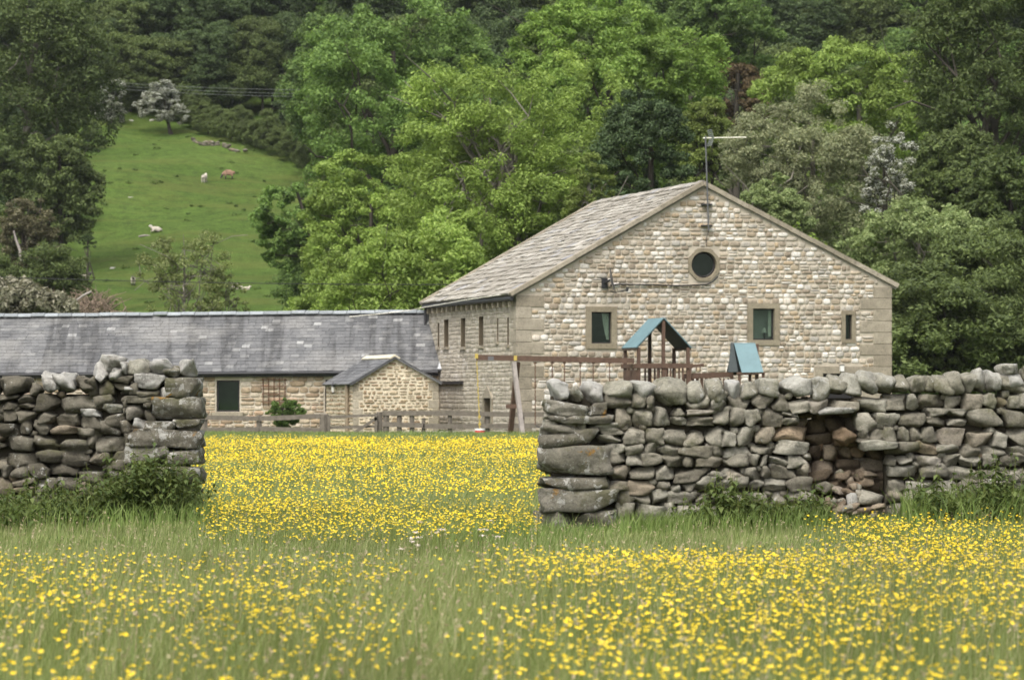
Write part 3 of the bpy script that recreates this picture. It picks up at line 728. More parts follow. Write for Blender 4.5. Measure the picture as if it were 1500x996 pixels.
PRL = Fr(PC+PW-PF.U*.14+Z_*(PEL+.03-.14*.6)-PWn*-.0, -PWn, PF.U*PA[0]+Z_*(PA[1]-PEL)); prl = math.hypot(PA[0]+.14, (PA[1]-PEL)*(PA[0]+.14)/PA[0])
PRR = Fr(PC+PF.U*(PWD+.10)+Z_*(PER+.03-.1*.57)-PWn*.12, PWn, -PF.U*(PWD-PA[0])+Z_*(PA[1]-PER)); prr = math.hypot(PWD-PA[0]+.1, (PA[1]-PER)*(PWD-PA[0]+.1)/(PWD-PA[0]))
mb = MB()
for fr_, L_ in ((PRL, prl), (PRR, prr)):
    slab_roof(mb, fr_, L_, PL+.14, .24, .20, (.3, .5), .014, rng, .006, .06)
    mb.slab(fr_.P(0, 0, -.004), fr_.P(PL+.14, 0, -.004), fr_.P(PL+.14, L_, -.004), fr_.P(0, L_, -.004), .05)
oroof = mb.build('roof', M['slate'], oh)
mb = MB(); ra = PF.P(PA[0], PA[1]+.06, .13)
for k in range(9):
    p0, p1 = ra+PWn*(PL+.1)*k/9, ra+PWn*((PL+.1)*(k+1)/9-.01)
    for sg in (-1, 1):
        o_ = sg*PF.U*.19+Z_*-.115; t_ = Z_*.05
        q_ = [p0+t_, p1+t_, p1+t_+o_, p0+t_+o_]; q_ = q_ if sg < 0 else q_[::-1]
        mb.slab(*q_, .05)
mb.build('ridge_tile_course', m_plain('pale_ridge', (.55, .50, .38), .8, .2, 4., .3), oroof)
mb = MB(); mb.tube([PS.P(PL-.62, 1.75, .08), PS.P(PL-.62, .0, .08)], .075, 8); mb.build('downpipe', m_plain('tan_pipe', (.24, .19, .13), .7, .2, 4., .2), oh)
lpz = PS.P(*PS.uv(493, 569), .12)
e_ = empty('lantern', lpz, 'little black and white lantern under the outhouse eave', 'lantern')
mb = MB(); mb.tube([lpz+Z_*-.13, lpz+Z_*.07], [.05, .085], 6); mb.build('glass_body', M['wplastic'], e_)
mb = MB(); mb.tube([lpz+Z_*.07, lpz+Z_*.22], [.11, .02], 6); mb.bar(lpz+Z_*.1, lpz+Z_*.1-PS.N*.12, .03, .03); mb.build('lantern_cap', M['gutter'], e_)
mb = MB(); mb.tube([lpz+Z_*-.17, lpz+Z_*-.12], .05, 6); mb.build('finial', M['gutter'], e_)
# white rope along the barn gutter and overhead wires
pts = [S.P(*S.uv(x, y), .34) for x, y in ((748, 432), (720, 436), (690, 440.5), (660, 446), (628, 451.5))]
pts += [at(600, 454.5, 148.6), at(560, 459.5, 149.4), at(512, 464, 150.4)]
mb = MB(); mb.tube(pts, .014, 6); thing_mesh(mb, 'roof_line', M['rope'], pts[-1], 'white line strung from the slate ridge along the barn eave', 'rope')
def wire(pa, pb, sag, r, mat, label, group):
    t = np.linspace(0, 1, 17)[:, None]; P_ = pa*(1-t)+pb*t; P_[:, 2] -= sag*4*(t*(1-t))[:, 0]
    mb = MB(); mb.tube(P_, r, 5); thing_mesh(mb, 'overhead_wire', mat, pa, label, 'wire', group)
wire(at(90, 115, 345), at(520, 132, 345), .3, .011, M['pwire'], 'uppermost of the pale wires crossing above the sheep pasture', 'overhead wires')
wire(at(90, 119, 344), at(520, 138, 344), .3, .011, M['pwire'], 'middle one of the pale wires crossing above the sheep pasture', 'overhead wires')
wire(at(90, 124, 343), at(520, 142, 343), .3, .011, M['pwire'], 'lowest pale wire crossing before the dark wood above the pasture', 'overhead wires')
wire(at(-60, 404, 168), at(680, 417, 168), .1, .016, M['wire'], 'dark wire crossing low over the pasture just above the slate ridge', 'overhead wires')
# ------------------------------------------------------------------ fences, gate, rubble walls
def gpt(px, d, z=0.): x = (px-CX)/FP*d; return np.array([x, d, float(ground_z(x, d))+z])
DF = 135.
def zpx(py, d=DF): return H-(py-YH)/FP*d
def post(parent, px, top, w, d=DF, mat='ptimber', name='post', bot=-.3, dp=None):
    mb = MB(); p = gpt(px, d); tp = zpx(top, d)
    mb.tube([p+[0, 0, bot], [p[0], p[1], tp-.02], [p[0], p[1], tp]], [w/2*1.2, w/2*1.15, w/2*.9], 6, smooth=False); return mb.build(name, M[mat], parent)
def rail(parent, x0, y0, x1, y1, h=.10, d=DF-.1, mat='ptimber', name='rail', w=.05):
    mb = MB(); a, b = at(x0, y0, d), at(x1, y1, d); m = (a+b)/2+[0, 0, random.uniform(-.012, .012)]
    mb.bar(a, m, w, h); mb.bar(m+(m-a)*1e-4, b, w, h*.96); return mb.build(name, M[mat], parent)
fl = empty('paddock_fence', gpt(380, DF), 'weathered post and rail fence below the farm range window', 'fence')
for px_, t_, w_ in ((215, 606, .18), (300, 604, .18), (379.5, 608, .17)): post(fl, px_, t_, w_)
for a in ((200, 609, 379, 613), (380, 613, 470, 609), (200, 631, 379, 629), (380, 628, 470, 630)): rail(fl, *a, h=.16)
gt = empty('field_gate', gpt(515, DF), 'grey five foot wooden field gate in front of the outhouse', 'gate')
post(gt, 475, 606, .30, name='gate_post'); post(gt, 556, 603, .19, name='gate_post')
for y0, y1 in ((611, 608), (626, 624.5), (639, 637.5)): rail(gt, 479, y0, 552, y1, .09, DF-.12)
mb = MB(); mb.bar(at(514, 637, DF-.18), at(552, 612, DF-.18), .04, .10); mb.build('brace', M['ptimber'], gt)
rail(gt, 482, 608, 482, 640.5, .08, DF-.16, name='stile', w=.09); rail(gt, 550.5, 605, 550.5, 640, .08, DF-.16, name='stile', w=.09)
fr2 = empty('yard_fence', gpt(680, DF), 'weathered post and rail fence between gate and swing frame', 'fence')
for px_, t_, w_ in ((565.5, 605, .20), (585, 606, .16), (603.5, 606, .16), (620.5, 612, .12), (659, 606, .15), (714, 606, .14), (765, 606, .15), (830, 606, .15), (900, 606, .15)): post(fr2, px_, t_, w_)
for a in ((560, 605, 660, 605), (660, 605, 760, 607), (760, 607, 905, 605), (620, 624, 720, 624), (720, 624, 905, 623), (560, 621, 622, 623), (600, 638, 760, 638)): rail(fr2, *a, h=.16)
def rubble(name, x0, x1, ytop, d, label, seed):
    r = np.random.default_rng(seed); mb = MB(); F_ = Fr(gpt(x0, d), (1, 0, 0)); L_ = (x1-x0)/FP*d; top = zpx(ytop, d)
    v = -.05
    while v < top-.05:
        u = 0; h = r.uniform(.10, .18)
        while u < L_:
            w = r.uniform(.14, .36); stone(mb, F_, u, v, u+w*1.02, v+h*1.05, r.normal()*.05, .35, r, .5, .08, 3, r.normal()*.12, 0, 2); u += w
        v += h
    mb.build(name, M['field'], None, gpt((x0+x1)/2, d), label, 'wall')
rubble('rubble_wall', 205, 465, 625, 136.6, 'low tumbled rubble wall under the farm range fence', 31)
rubble('rubble_wall', 588, 830, 630, 137.2, 'low dark rubble bank behind the fence by the swing', 32)

# ------------------------------------------------------------------ play equipment
def ppt(px, py, d): return at(px, py, d)
DP = 130.
sf = empty('swing_frame', gpt(756, DP), 'long dark timber swing beam on a splayed leg beside the barn', 'swing frame')
mb = MB(); mb.bar(at(697.5, 523.5, DP), at(929, 528.5, DP), .12, .17); mb.build('beam', M['timber'], sf)
g0 = gpt(747, DP+.9); g1 = gpt(766, DP-.9)
mb = MB(); mb.bar(at(758, 531, DP+.05), g0, .15, .15); mb.build('leg', M['timber'], sf)
mb = MB(); mb.bar(at(752.5, 531, DP-.05), g1, .13, .13); l_ = mb.build('leg', M['bleached'], sf); l_['label'] = 'pale peeling leg'
mb = MB(); mb.box(at(752.5, 595, DP-.5), (.50, .05, .13)); mb.build('crossbar', M['timber'], sf)
mb = MB(); mb.box(at(719, 525, DP-.07), (.18, .02, .13)); mb.build('label_plate', M['metal'], sf)
for x_, y_ in ((698, 520), (755, 523)):
    mb = MB(); mb.box(at(x_, y_+1.5, DP), (.10, .16, .15)); mb.build('yellow_bracket', M['yellow'], sf)
ds = empty('disc_swing', at(703, 629, DP), 'yellow rope swing with a red and white disc seat', 'swing')
a, b = at(698.3, 526, DP), at(703, 628, DP); t = np.linspace(0, 1, 30)[:, None]; P_ = a*(1-t)+b*t; P_[:, 0] += .012*np.sin(np.arange(30)*2.2)
mb = MB(); mb.tube(P_, .019, 6)
for k in (24, 27): mb.tube([P_[k]-[0, 0, .04], P_[k]+[0, 0, .04]], .05, 6)
mb.build('rope', M['yellow'], ds)
def disc(c, r, h, mat, nm): mb = MB(); mb.tube([c+[0, 0, -h/2], c+[0, 0, h/2]], r, 20); return mb.build(nm, mat, ds)
disc(b+[0, 0, -.02], .17, .06, M['wplastic'], 'disc_seat'); disc(b+[0, 0, -.08], .165, .055, M['red'], 'disc_underside')
for i, (xa, xb, lab) in enumerate(((784, 809, 'chain swing hanging nearest the pale splayed leg'), (827, 850, 'chain swing hanging in the middle of the beam'), (869, 893, 'chain swing hanging nearest the play tower'))):
    z_ = zpx(623, DP)
    s_ = empty('chain_swing', at(xa, 623, DP), lab, 'swing', 'chain swings under the beam')
    for x_ in (xa, xb):
        mb = MB(); n_ = 26; t = np.linspace(0, 1, n_)[:, None]; a, b = at(x_, 530, DP), at(x_, 622, DP); P_ = a*(1-t)+b*t; P_[:, 0] += .008*(-1.)**np.arange(n_)
        mb.tube(P_, .017, 5); mb.box(a+[0, 0, -.03], (.10, .04, .05)); mb.build('chain', M['chain'], s_)
    mb = MB(); c0, c1 = at(xa, 622, DP), at(xb, 622, DP); t = np.linspace(0, 1, 9)[:, None]; P_ = c0*(1-t)+c1*t; P_[:, 2] -= .10*np.sin(np.pi*t[:, 0])
    V = np.concatenate([P_+[0, -.08, 0], P_+[0, .08, 0], P_+[0, -.08, -.025], P_+[0, .08, -.025]])
    F = [[k, k+1, 9+k+1, 9+k] for k in range(8)]+[[27+k, 27+k+1, 18+k+1, 18+k] for k in range(8)]+[[18+k, 18+k+1, k+1, k] for k in range(8)]
    mb.add(V, np.array(F)); mb.build('seat', M['gutter'], s_)
# tower
TU, TW = GU, W_
TO = at(935.5, 576, 129.6); TO[2] = 0
TWd, TDp = 1.62, 1.66
pt = empty('play_tower', TO+TU*.8+TW*.8, 'timber play tower with a pitched teal canvas roof', 'play tower')
Zv = np.array([0, 0, 1.])
def tp(u, w, z): return TO+TU*u+TW*w+Zv*z
EAV, APX, RAILZ = 2.88, 3.80, 2.30
pw = .10
for u, z in ((0, EAV), (TWd/2, APX-.06), (TWd, EAV)):
    for w in (0, TDp):
        mb = MB(); mb.box(tp(u, w, z/2), (pw, pw, z), np.array([TU, TW, Zv])); mb.build('post', M['timber'], pt)
for sg, ue in ((-1, -.09), (1, TWd+.09)):
    um = TWd/2
    mb = MB(); a, b, c, d = tp(ue, -.07, EAV-.02), tp(um, -.07, APX), tp(um, TDp+.07, APX), tp(ue, TDp+.07, EAV-.02)
    nn = 7
    q_ = [a, b, c, d] if sg > 0 else [d, c, b, a]
    mb.slab(*q_, .03); r_ = mb.build('roof_panel', M['teal'], pt)
    mb = MB(); mb.slab(*[x+Zv*-.036+TU*(.0) for x in q_], .006); mb.build('underside_shade', M['shadecanvas'], r_)  # dark sheet painting the shaded underside of the teal panel
    mb = MB(); mb.bar(tp(ue-sg*.03, -.05, EAV-.05), tp(ue-sg*.03, TDp+.05, EAV-.05), .06, .06); mb.build('eave_batten', M['timber'], r_)
for w in (-.06, TDp+.06):
    mb = MB(); x1_ = TWd+.14; mb.bar(tp(-.12, w, RAILZ), tp(x1_, w, RAILZ), .05, .15, up=(0, 0, 1)); mb.build('rail', M['timber'], pt)
for u in (-.06, TWd+.06):
    mb = MB(); mb.bar(tp(u, -.02, RAILZ-.002), tp(u, TDp+.02, RAILZ-.002), .05, .13); mb.build('rail', M['timber'], pt)
DZ = 1.30
mb = MB()
for k in range(10): mb.box(tp(-.03+(k+.5)*(TWd+.06)/10, TDp/2, DZ), ((TWd+.06)/10-.01, TDp+.1, .045), np.array([TU, TW, Zv]))
mb.build('deck', M['timber'], pt)
for u in (.12, .26, .66, .80, .98, 1.12, 1.26, 1.40):
    mb = MB(); mb.box(tp(u, TDp+.0, (DZ+RAILZ)/2), (.055, .03, RAILZ-DZ), np.array([TU, TW, Zv])); mb.build('baluster', M['timber'], pt)
for u in (.62, .90, 1.04, 1.18, 1.32, 1.44):
    mb = MB(); mb.box(tp(u, -.03, (DZ+RAILZ)/2), (.055, .03, RAILZ-DZ), np.array([TU, TW, Zv])); mb.build('baluster', M['timber'], pt)
mb = MB()
for k in range(5): mb.box(tp(-.045, (k+.5)*TDp/5, (DZ+RAILZ)/2-.1), (.03, TDp/5-.012, RAILZ-DZ-.05), np.array([TU, TW, Zv]))
mb.build('side_boarding', M['timber'], pt)
mb = MB(); mb.bar(tp(TWd, .0, RAILZ-.02), tp(TWd+.52, .0, RAILZ+.03), .05, .09); mb.bar(tp(TWd+.05, 0, RAILZ-.6), tp(TWd+.10, 0, RAILZ-.05), .05, .16)
for k in (.28, .40): mb.bar(tp(TWd+k, 0, RAILZ-.16), tp(TWd+k, 0, RAILZ), .03, .03)
mb.build('handle_bar', M['timber'], pt)
wk = empty('play_bridge', tp(TWd+.9, .3, 0), 'low dark timber bridge between the two play towers', 'bridge')
for w in (.0, .9):
    mb = MB(); mb.bar(tp(TWd+.06, w, zpx(552)), tp(TWd+1.45, w, zpx(549.5)), .05, .17); mb.build('rail', M['timber'], wk)
    for k in range(9):
        mb = MB(); mb.box(tp(TWd+.14+k*.15, w+.03, 1.6), (.05, .03, .62), np.array([TU, TW, Zv])); mb.build('baluster', M['timber'], wk)
mb = MB(); mb.bar(tp(TWd+.06, .45, 1.27), tp(TWd+1.45, .45, 1.27), .9, .05); mb.build('walkway', M['timber'], wk)
# second, lower tower with a tilted canvas roof
st_ = empty('slide_tower', gpt(1094, 129.5), 'lower play tower with one sloping teal canvas panel', 'play tower')
u0 = at(1075, 502, 130.2); u1 = at(1106, 502, 130.2); f0 = at(1086.5, 545.5, 129.5); f1 = at(1118.5, 545, 129.5)
k0_, k1_ = u0+[-.19, 1.0, -1.0], u1+[.12, 1.0, -1.0]
mb = MB(); mb.slab(f0, f1, u1, u0, .03); r_ = mb.build('roof_panel', M['teal'], st_)
mb = MB(); mb.slab(k1_, k0_, u0-[0, 0, .005], u1-[0, 0, .005], .03); mb.build('roof_panel', M['shadecanvas'], st_)  # back panel coloured dark for its shaded underside
mb = MB(); mb.add([u0+[-.02, 0, -.03], f0+[-.02, 0.02, .0], k0_+[-.0, 0, .05]], [(0, 1, 2), (2, 1, 0)]); mb.slab(u0+[-.1, .02, 0], u0+[-.02, .02, 0], f0+[-.10, .25, 0], f0+[-.42, .25, 0], .03); mb.build('interior_shade', M['shadecanvas'], st_)  # dark sheets put where the open end shows only shaded interior
for px_, d_ in ((1072, 130.3), (1109, 130.3)):
    mb = MB(); mb.box(at(px_, 504, d_)*[1, 1, .5], (.10, .10, at(px_, 504, d_)[2])); mb.build('post', M['timber'], st_)
for px_, d_ in ((1083, 129.6), (1098.5, 129.9), (1108, 129.9), (1118, 129.6)):
    mb = MB(); h_ = zpx(545, d_); mb.box(at(px_, 545, d_)*[1, 1, .5], (.09, .09, h_)); mb.build('post', M['timber'], st_)
mb = MB(); mb.bar(at(1079, 547, 129.55), at(1121, 546, 129.55), .06, .06); mb.build('rail', M['timber'], st_)

# ------------------------------------------------------------------ dry stone walls
class Wall:
    def __init__(s, fr, seed): s.fr = fr; s.rng = np.random.default_rng(seed); s.hand = []
    def put(s, parent, name, x0, y0, x1, y1, mat, depth=.45, rnd=.35, rough=.06, cuts=5, tilt=0., front=0., label=None, n=6, k=1.04):
        u0, v0, u1, v1 = s.fr.rect(x0, y0, x1, y1); mb = MB()
        du, dv = (u1-u0)*(k-1)/2, (v1-v0)*(k-1)/2
        stone(mb, s.fr, u0-du, v0-dv, u1+du, v1+dv, front-depth/2, depth, s.rng, rnd, rough, cuts, tilt, 0, n)
        s.hand.append((u0, v0, u1, v1)); o = mb.build(name, mat, parent)
        if label: o['label'] = label
        return o
    def fill(s, mb, u0, u1, v0, top, holes, hr, wr, depth=.34, n=7, nc=None, skip=0., big=1.):
        r = s.rng; v = v0; row = 0
        while True:
            h = r.uniform(*hr); ph = r.uniform(0, 6)
            wob = lambda u: .022*math.sin(u*1.9+ph)+.014*math.sin(u*4.3+ph*2)
            any_ = False
            for (p, q) in free(u0, u1, v, v+h, holes, .45):
                u = p
                while u < q-1e-6:
                    w = r.uniform(*wr)*r.uniform(.8, 1.25)
                    if q-u-w < wr[0]*.7: w = q-u
                    if w < .05: u += w; continue
                    m = u+w/2
                    if v+h*.6 < top(m):
                        any_ = True
                        vv = v+wob(m); hh = h*r.uniform(.93, 1.12)
                        nn = -depth/2-abs(r.normal())*.016 if nc is None else nc+r.normal()*.03
                        if r.random() >= skip:
                            k = r.random()
                            kw = dict(rnd=r.uniform(.10, .42), rough=.065, cuts=7, n=n)
                            if k < .13 and h > .15:
                                f = r.uniform(.4, .6)
                                stone(mb, s.fr, u, vv, u+w*1.03, vv+hh*f, nn, depth, r, tilt=r.normal()*.03, **kw)
                                stone(mb, s.fr, u, vv+hh*f, u+w*1.03, vv+hh, nn, depth, r, tilt=r.normal()*.05, **kw)
                            elif k < .24 and w > .24:
                                f = r.uniform(.35, .65)
                                stone(mb, s.fr, u, vv, u+w*f, vv+hh*1.03, nn, depth, r, tilt=r.normal()*.08, **kw)
                                stone(mb, s.fr, u+w*f, vv, u+w*1.02, vv+hh*r.uniform(.8, 1.), nn, depth, r, tilt=r.normal()*.08, **kw)
                            else:
                                stone(mb, s.fr, u-.010, vv-.007, u+w+.010, vv+hh+.007, nn, depth, r, tilt=r.normal()*.055, **kw)
                            if r.random() < .4:   # pinning stone in the joint
                                c = u+w; stone(mb, s.fr, c-.05, vv+hh-.05, c+.05, vv+hh+.03, nn-.02, depth*.8, r, n=2, rnd=.4)
                    u += w
            v += h; row += 1
            if not any_ and row > 3: break
            if v > 2.6: break

# right-hand wall
RWf = Fr((.31, 42., 0.), (5.25, .35, 0.))
RW = Wall(RWf, 5)
rwall = empty('dry_stone_wall', RWf.P(2.5, 0, -.3), 'grey dry stone wall with a collapsed breach, in front of the barn', 'dry stone wall')
c7 = lambda a: (780+a[0]/3.558, 520+a[1]/3.558, 780+a[2]/3.558, 520+a[3]/3.558)
c8 = lambda a: (1120+a[0]/3.558, 520+a[1]/3.558, 1120+a[2]/3.558, 520+a[3]/3.558)
for a, m, t in (((74, 238, 285, 318), 'pier', -.03), ((290, 248, 388, 312), 'pier', .04), ((92, 316, 398, 360), 'pier', .0), ((62, 362, 290, 430), 'pier', .06), ((50, 400, 350, 492), 'pier', .14),
                ((44, 480, 400, 628), 'pier', .05), ((55, 622, 392, 702), 'pier', .05), ((60, 700, 442, 818), 'pier', -.01), ((28, 820, 236, 925), 'pier', .0), ((230, 812, 442, 935), 'pier', .05), ((392, 805, 428, 828), 'field', 0)):
    RW.put(rwall, 'end_stone', *c7(a), M[m], .6, .16, .06, 3, t, .03)
cop7 = [((95, 125, 190, 232), 'white', .12), ((195, 162, 270, 238), 'cope', -.05), ((265, 145, 395, 247), 'white', -.1), ((378, 138, 520, 248), 'cope', .1), ((508, 143, 657, 238), 'cope', -.14),
        ((640, 128, 810, 262), 'cope', 0), ((812, 138, 914, 250), 'cope', 0), ((915, 130, 1014, 245), 'cope', .05), ((1012, 132, 1088, 242), 'white', .12), ((1085, 145, 1178, 237), 'cope', 0), ((1170, 128, 1283, 228), 'cope', 0)]
cop8 = [((95, 110, 247, 212), 'cope', .03), ((248, 122, 350, 242), 'cope', .05), ((335, 110, 440, 207), 'cope', -.22), ((410, 103, 524, 202), 'cope', -.3), ((488, 95, 610, 192), 'cope', -.35), ((560, 92, 677, 200), 'cope', -.25),
        ((668, 110, 767, 192), 'cope', .05), ((770, 112, 840, 192), 'cope', .1), ((830, 110, 917, 192), 'cope', -.1), ((890, 110, 997, 202), 'cope', -.25), ((962, 92, 1040, 207), 'cope', .28), ((1022, 90, 1110, 207), 'cope', -.1),
        ((1085, 78, 1167, 187), 'cope', .15), ((1158, 83, 1237, 182), 'cope', -.05), ((1232, 98, 1354, 168), 'white', .05), ((1238, 48, 1328, 104), 'cope', .05)]
for lst, fn in ((cop7, c7), (cop8, c8)):
    for a, m, t in lst:
        RW.put(rwall, 'cope_stone', *fn(a), M[m], .5, RW.rng.uniform(.32, .58), .07, 7, t, .02)
u = RWf.uv(1500, 550)[0]
for k in range(12):
    w = RW.rng.uniform(.22, .34); mb = MB(); stone(mb, RWf, u, 1.46, u+w, 1.46+RW.rng.uniform(.2, .3), -.25, .5, RW.rng, .45, .07, 6, RW.rng.normal()*.12); mb.build('cope_stone', M['cope'], rwall); u += w
lin = RW.put(rwall, 'lintel_slab', *c8((283, 266, 462, 306)), M['white'], .42, .2, .05, 5, .06, .06)
RW.put(rwall, 'lintel_slab', *c8((508, 438, 702, 492)), M['cope'], .45, .2, .05, 5, .10, .10)
RW.put(rwall, 'face_stone', *c8((368, 385, 482, 460)), M['fresh'], .4, .5, .08, 6, -.5, -.02)
RW.put(rwall, 'face_stone', *c8((480, 425, 595, 462)), M['fieldd'], .4, .3, .06, 6, -.08, .02)
breach = [RWf.rect(1172, 597, 1256, 626), RWf.rect(1184, 625, 1258, 705), RWf.rect(1240, 655, 1299, 705), RWf.rect(1195, 690, 1304, 800)]
mb = MB()
vend = RWf.uv(1500, 550)[0]+3.2
copeb = lambda u: np.interp(u, [0, 1.5, 3, 4.6, 5.4, 9], [1.39, 1.41, 1.44, 1.50, 1.55, 1.60])
RW.fill(mb, .02, vend, .0, copeb, [grow(h_, -.008) for h_ in RW.hand]+breach, (.11, .19), (.13, .30))
mb.build('face_courses', M['field'], rwall)
mb = MB(); bu0, bv0, bu1, bv1 = RWf.rect(1160, 592, 1312, 790)
RW.fill(mb, bu0, bu1, .0, lambda u: 1.3, [], (.085, .15), (.13, .28), .26, 4, -.46, .03)
RW.fill(mb, bu0, bu1, .03, lambda u: 1.3, [], (.09, .16), (.14, .3), .22, 4, -.60, .10)
mb.build('inner_courses', M['fresh'], rwall)
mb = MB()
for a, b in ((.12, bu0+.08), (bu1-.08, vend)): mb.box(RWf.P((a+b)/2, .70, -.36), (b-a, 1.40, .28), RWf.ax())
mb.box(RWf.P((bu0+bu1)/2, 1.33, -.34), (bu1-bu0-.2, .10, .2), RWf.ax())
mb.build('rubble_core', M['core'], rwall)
# fallen stones in the breach
frng = np.random.default_rng(21)
named = [((425, 720, 484, 812), 'white', .18, 'upright whitish slab fallen among the brown stones under the breach'),
         ((478, 712, 602, 792), 'field', -.25, 'long grey boulder fallen beside the whitish slab under the breach'),
         ((303, 735, 372, 795), 'fresh', -.1, 'square orange brown stone lying at the outer edge of the fallen heap'),
         ((505, 632, 598, 690), 'fresh', .15, 'orange stone lodged high in the breach below the overhanging slab'),
         ((290, 668, 380, 725), 'field', -.4, 'grey tilted stone at the top of the fallen heap, breach end'),
         ((372, 745, 400, 830), 'fresh', .15, 'thin brown stone standing on edge in the fallen heap')]
def loose(a, m, t, lab, grp, front, fr=RWf):
    u0, v0, u1, v1 = fr.rect(*c8(a)); mb = MB()
    stone(mb, fr, u0, v0, u1, v1, front, min(.32, (u1-u0)*.9+.05), frng, .25, .06, 7, t, 0, 4, frng.normal()*.3)
    mb.build('fallen_stone', M[m], None, fr.P((u0+u1)/2, v0, front), lab, 'stone', grp)
for a, m, t, lab in named: loose(a, m, t, lab, 'stones fallen from the wall breach', .06 if a[1] > 700 else -.22)
for k in range(46):
    f = frng.random(); y = 610+230*f; half = 60+90*f; x = 460+frng.uniform(-1, 1)*half*1.15+ (30 if f < .3 else -15)
    w = frng.uniform(38, 85); h = frng.uniform(28, 55)
    loose((x-w/2, y-h/2, x+w/2, y+h/2), 'fresh' if frng.random() < .72 else 'field', frng.normal()*.5, 'brownish broken stone lying in the heap fallen from the breach', 'stones fallen from the wall breach', -.28+.42*f+frng.normal()*.04)

# left-hand wall
LWf = Fr((-9., 45.2, 0.), (1., -.03, 0.))
LW = Wall(LWf, 9)
lwall = empty('dry_stone_wall', LWf.P(4., 0, -.3), 'darker dry stone wall rising to a lichened pier, in front of the slate roofed range', 'dry stone wall')
cl = lambda a: (a[0]/3.2125, 510+a[1]/3.2125, a[2]/3.2125, 510+a[3]/3.2125)
for a, m, t in (((780, 140, 930, 232), 'pier', 0), ((722, 232, 938, 332), 'pier', 0), ((682, 338, 822, 382), 'pier', 0), ((815, 335, 938, 372), 'pier', 0), ((620, 384, 938, 466), 'pier', -.04), ((588, 452, 790, 546), 'pier', -.06),
                ((790, 470, 938, 546), 'pier', 0), ((640, 560, 942, 662), 'pier', 0), ((640, 660, 942, 705), 'pier', -.02), ((560, 705, 942, 800), 'pier', 0)):
    LW.put(lwall, 'end_stone', *cl(a), M[m], .6, .16, .06, 3, t, .03)
for a, m, t in (((0, 135, 137, 225), 'fieldd', 0), ((133, 165, 182, 222), 'fieldd', .3), ((183, 118, 278, 204), 'white', -.3), ((250, 112, 360, 205), 'white', .25), ((350, 130, 442, 212), 'fieldd', -.1),
                ((400, 140, 470, 225), 'fieldd', .3), ((430, 70, 508, 168), 'white', .1), ((462, 36, 574, 112), 'white', -.15), ((500, 98, 578, 168), 'white', .2), ((562, 66, 604, 122), 'white', 0), ((595, 50, 707, 127), 'cope', .1), ((690, 44, 802, 122), 'white', .15), ((770, 85, 850, 150), 'pier', 0), ((832, 54, 922, 132), 'white', 0)):
    LW.put(lwall, 'cope_stone', *cl(a), M[m], .5, LW.rng.uniform(.3, .5), .10, 8, t, .02)
for a, m, t in (((528, 128, 628, 166), 'fieldd', 0), ((528, 160, 615, 198), 'fieldd', .06), ((630, 122, 772, 192), 'white', -.05), ((560, 180, 652, 212), 'white', .08), ((645, 190, 742, 226), 'fieldd', 0), ((742, 184, 832, 238), 'white', .1),
                ((575, 224, 722, 258), 'fieldd', 0), ((588, 262, 680, 332), 'fieldd', .2), ((612, 330, 682, 388), 'white', .05), ((488, 310, 590, 372), 'fieldd', .1), ((480, 262, 572, 312), 'cope', -.1),
                ((362, 374, 474, 432), 'field', .02), ((370, 284, 472, 322), 'white', 0), ((380, 316, 480, 378), 'fieldd', -.15), ((450, 415, 586, 486), 'fieldd', .12), ((270, 430, 412, 492), 'fieldd', -.05), ((232, 362, 382, 402), 'fresh', .03),
                ((408, 486, 514, 554), 'fieldd', .05), ((486, 524, 656, 576), 'fieldd', -.03), ((440, 220, 540, 290), 'fieldd', .2), ((222, 540, 360, 606), 'fieldd', 0), ((168, 474, 290, 538), 'fieldd', 0)):
    LW.put(lwall, 'face_stone', *cl(a), M[m], .38, LW.rng.uniform(.25, .5), .07, 6, t, .0)
cb = lambda u: np.interp(u, [0, LWf.uv(135, 580)[0], LWf.uv(150, 580)[0], LWf.uv(292, 580)[0]], [1.45, 1.45, 1.56, 1.66])
mb = MB(); LW.fill(mb, 0., LWf.uv(290, 600)[0], 0., cb, [grow(h_, -.008) for h_ in LW.hand], (.12, .195), (.15, .32))
mb.build('face_courses', M['fieldd'], lwall)
u = LWf.uv(0, 570)[0]
while u > .1:
    w = LW.rng.uniform(.25, .42); mb = MB(); stone(mb, LWf, u-w, 1.42, u, 1.42+LW.rng.uniform(.2, .3), -.22, .5, LW.rng, .45, .08, 6, LW.rng.normal()*.15); mb.build('cope_stone', M['fieldd'], lwall); u -= w
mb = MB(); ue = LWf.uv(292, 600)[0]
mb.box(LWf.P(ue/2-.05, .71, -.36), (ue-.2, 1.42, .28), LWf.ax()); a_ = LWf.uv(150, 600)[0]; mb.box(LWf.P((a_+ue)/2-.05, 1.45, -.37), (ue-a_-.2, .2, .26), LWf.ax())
mb.build('rubble_core', M['core'], lwall)
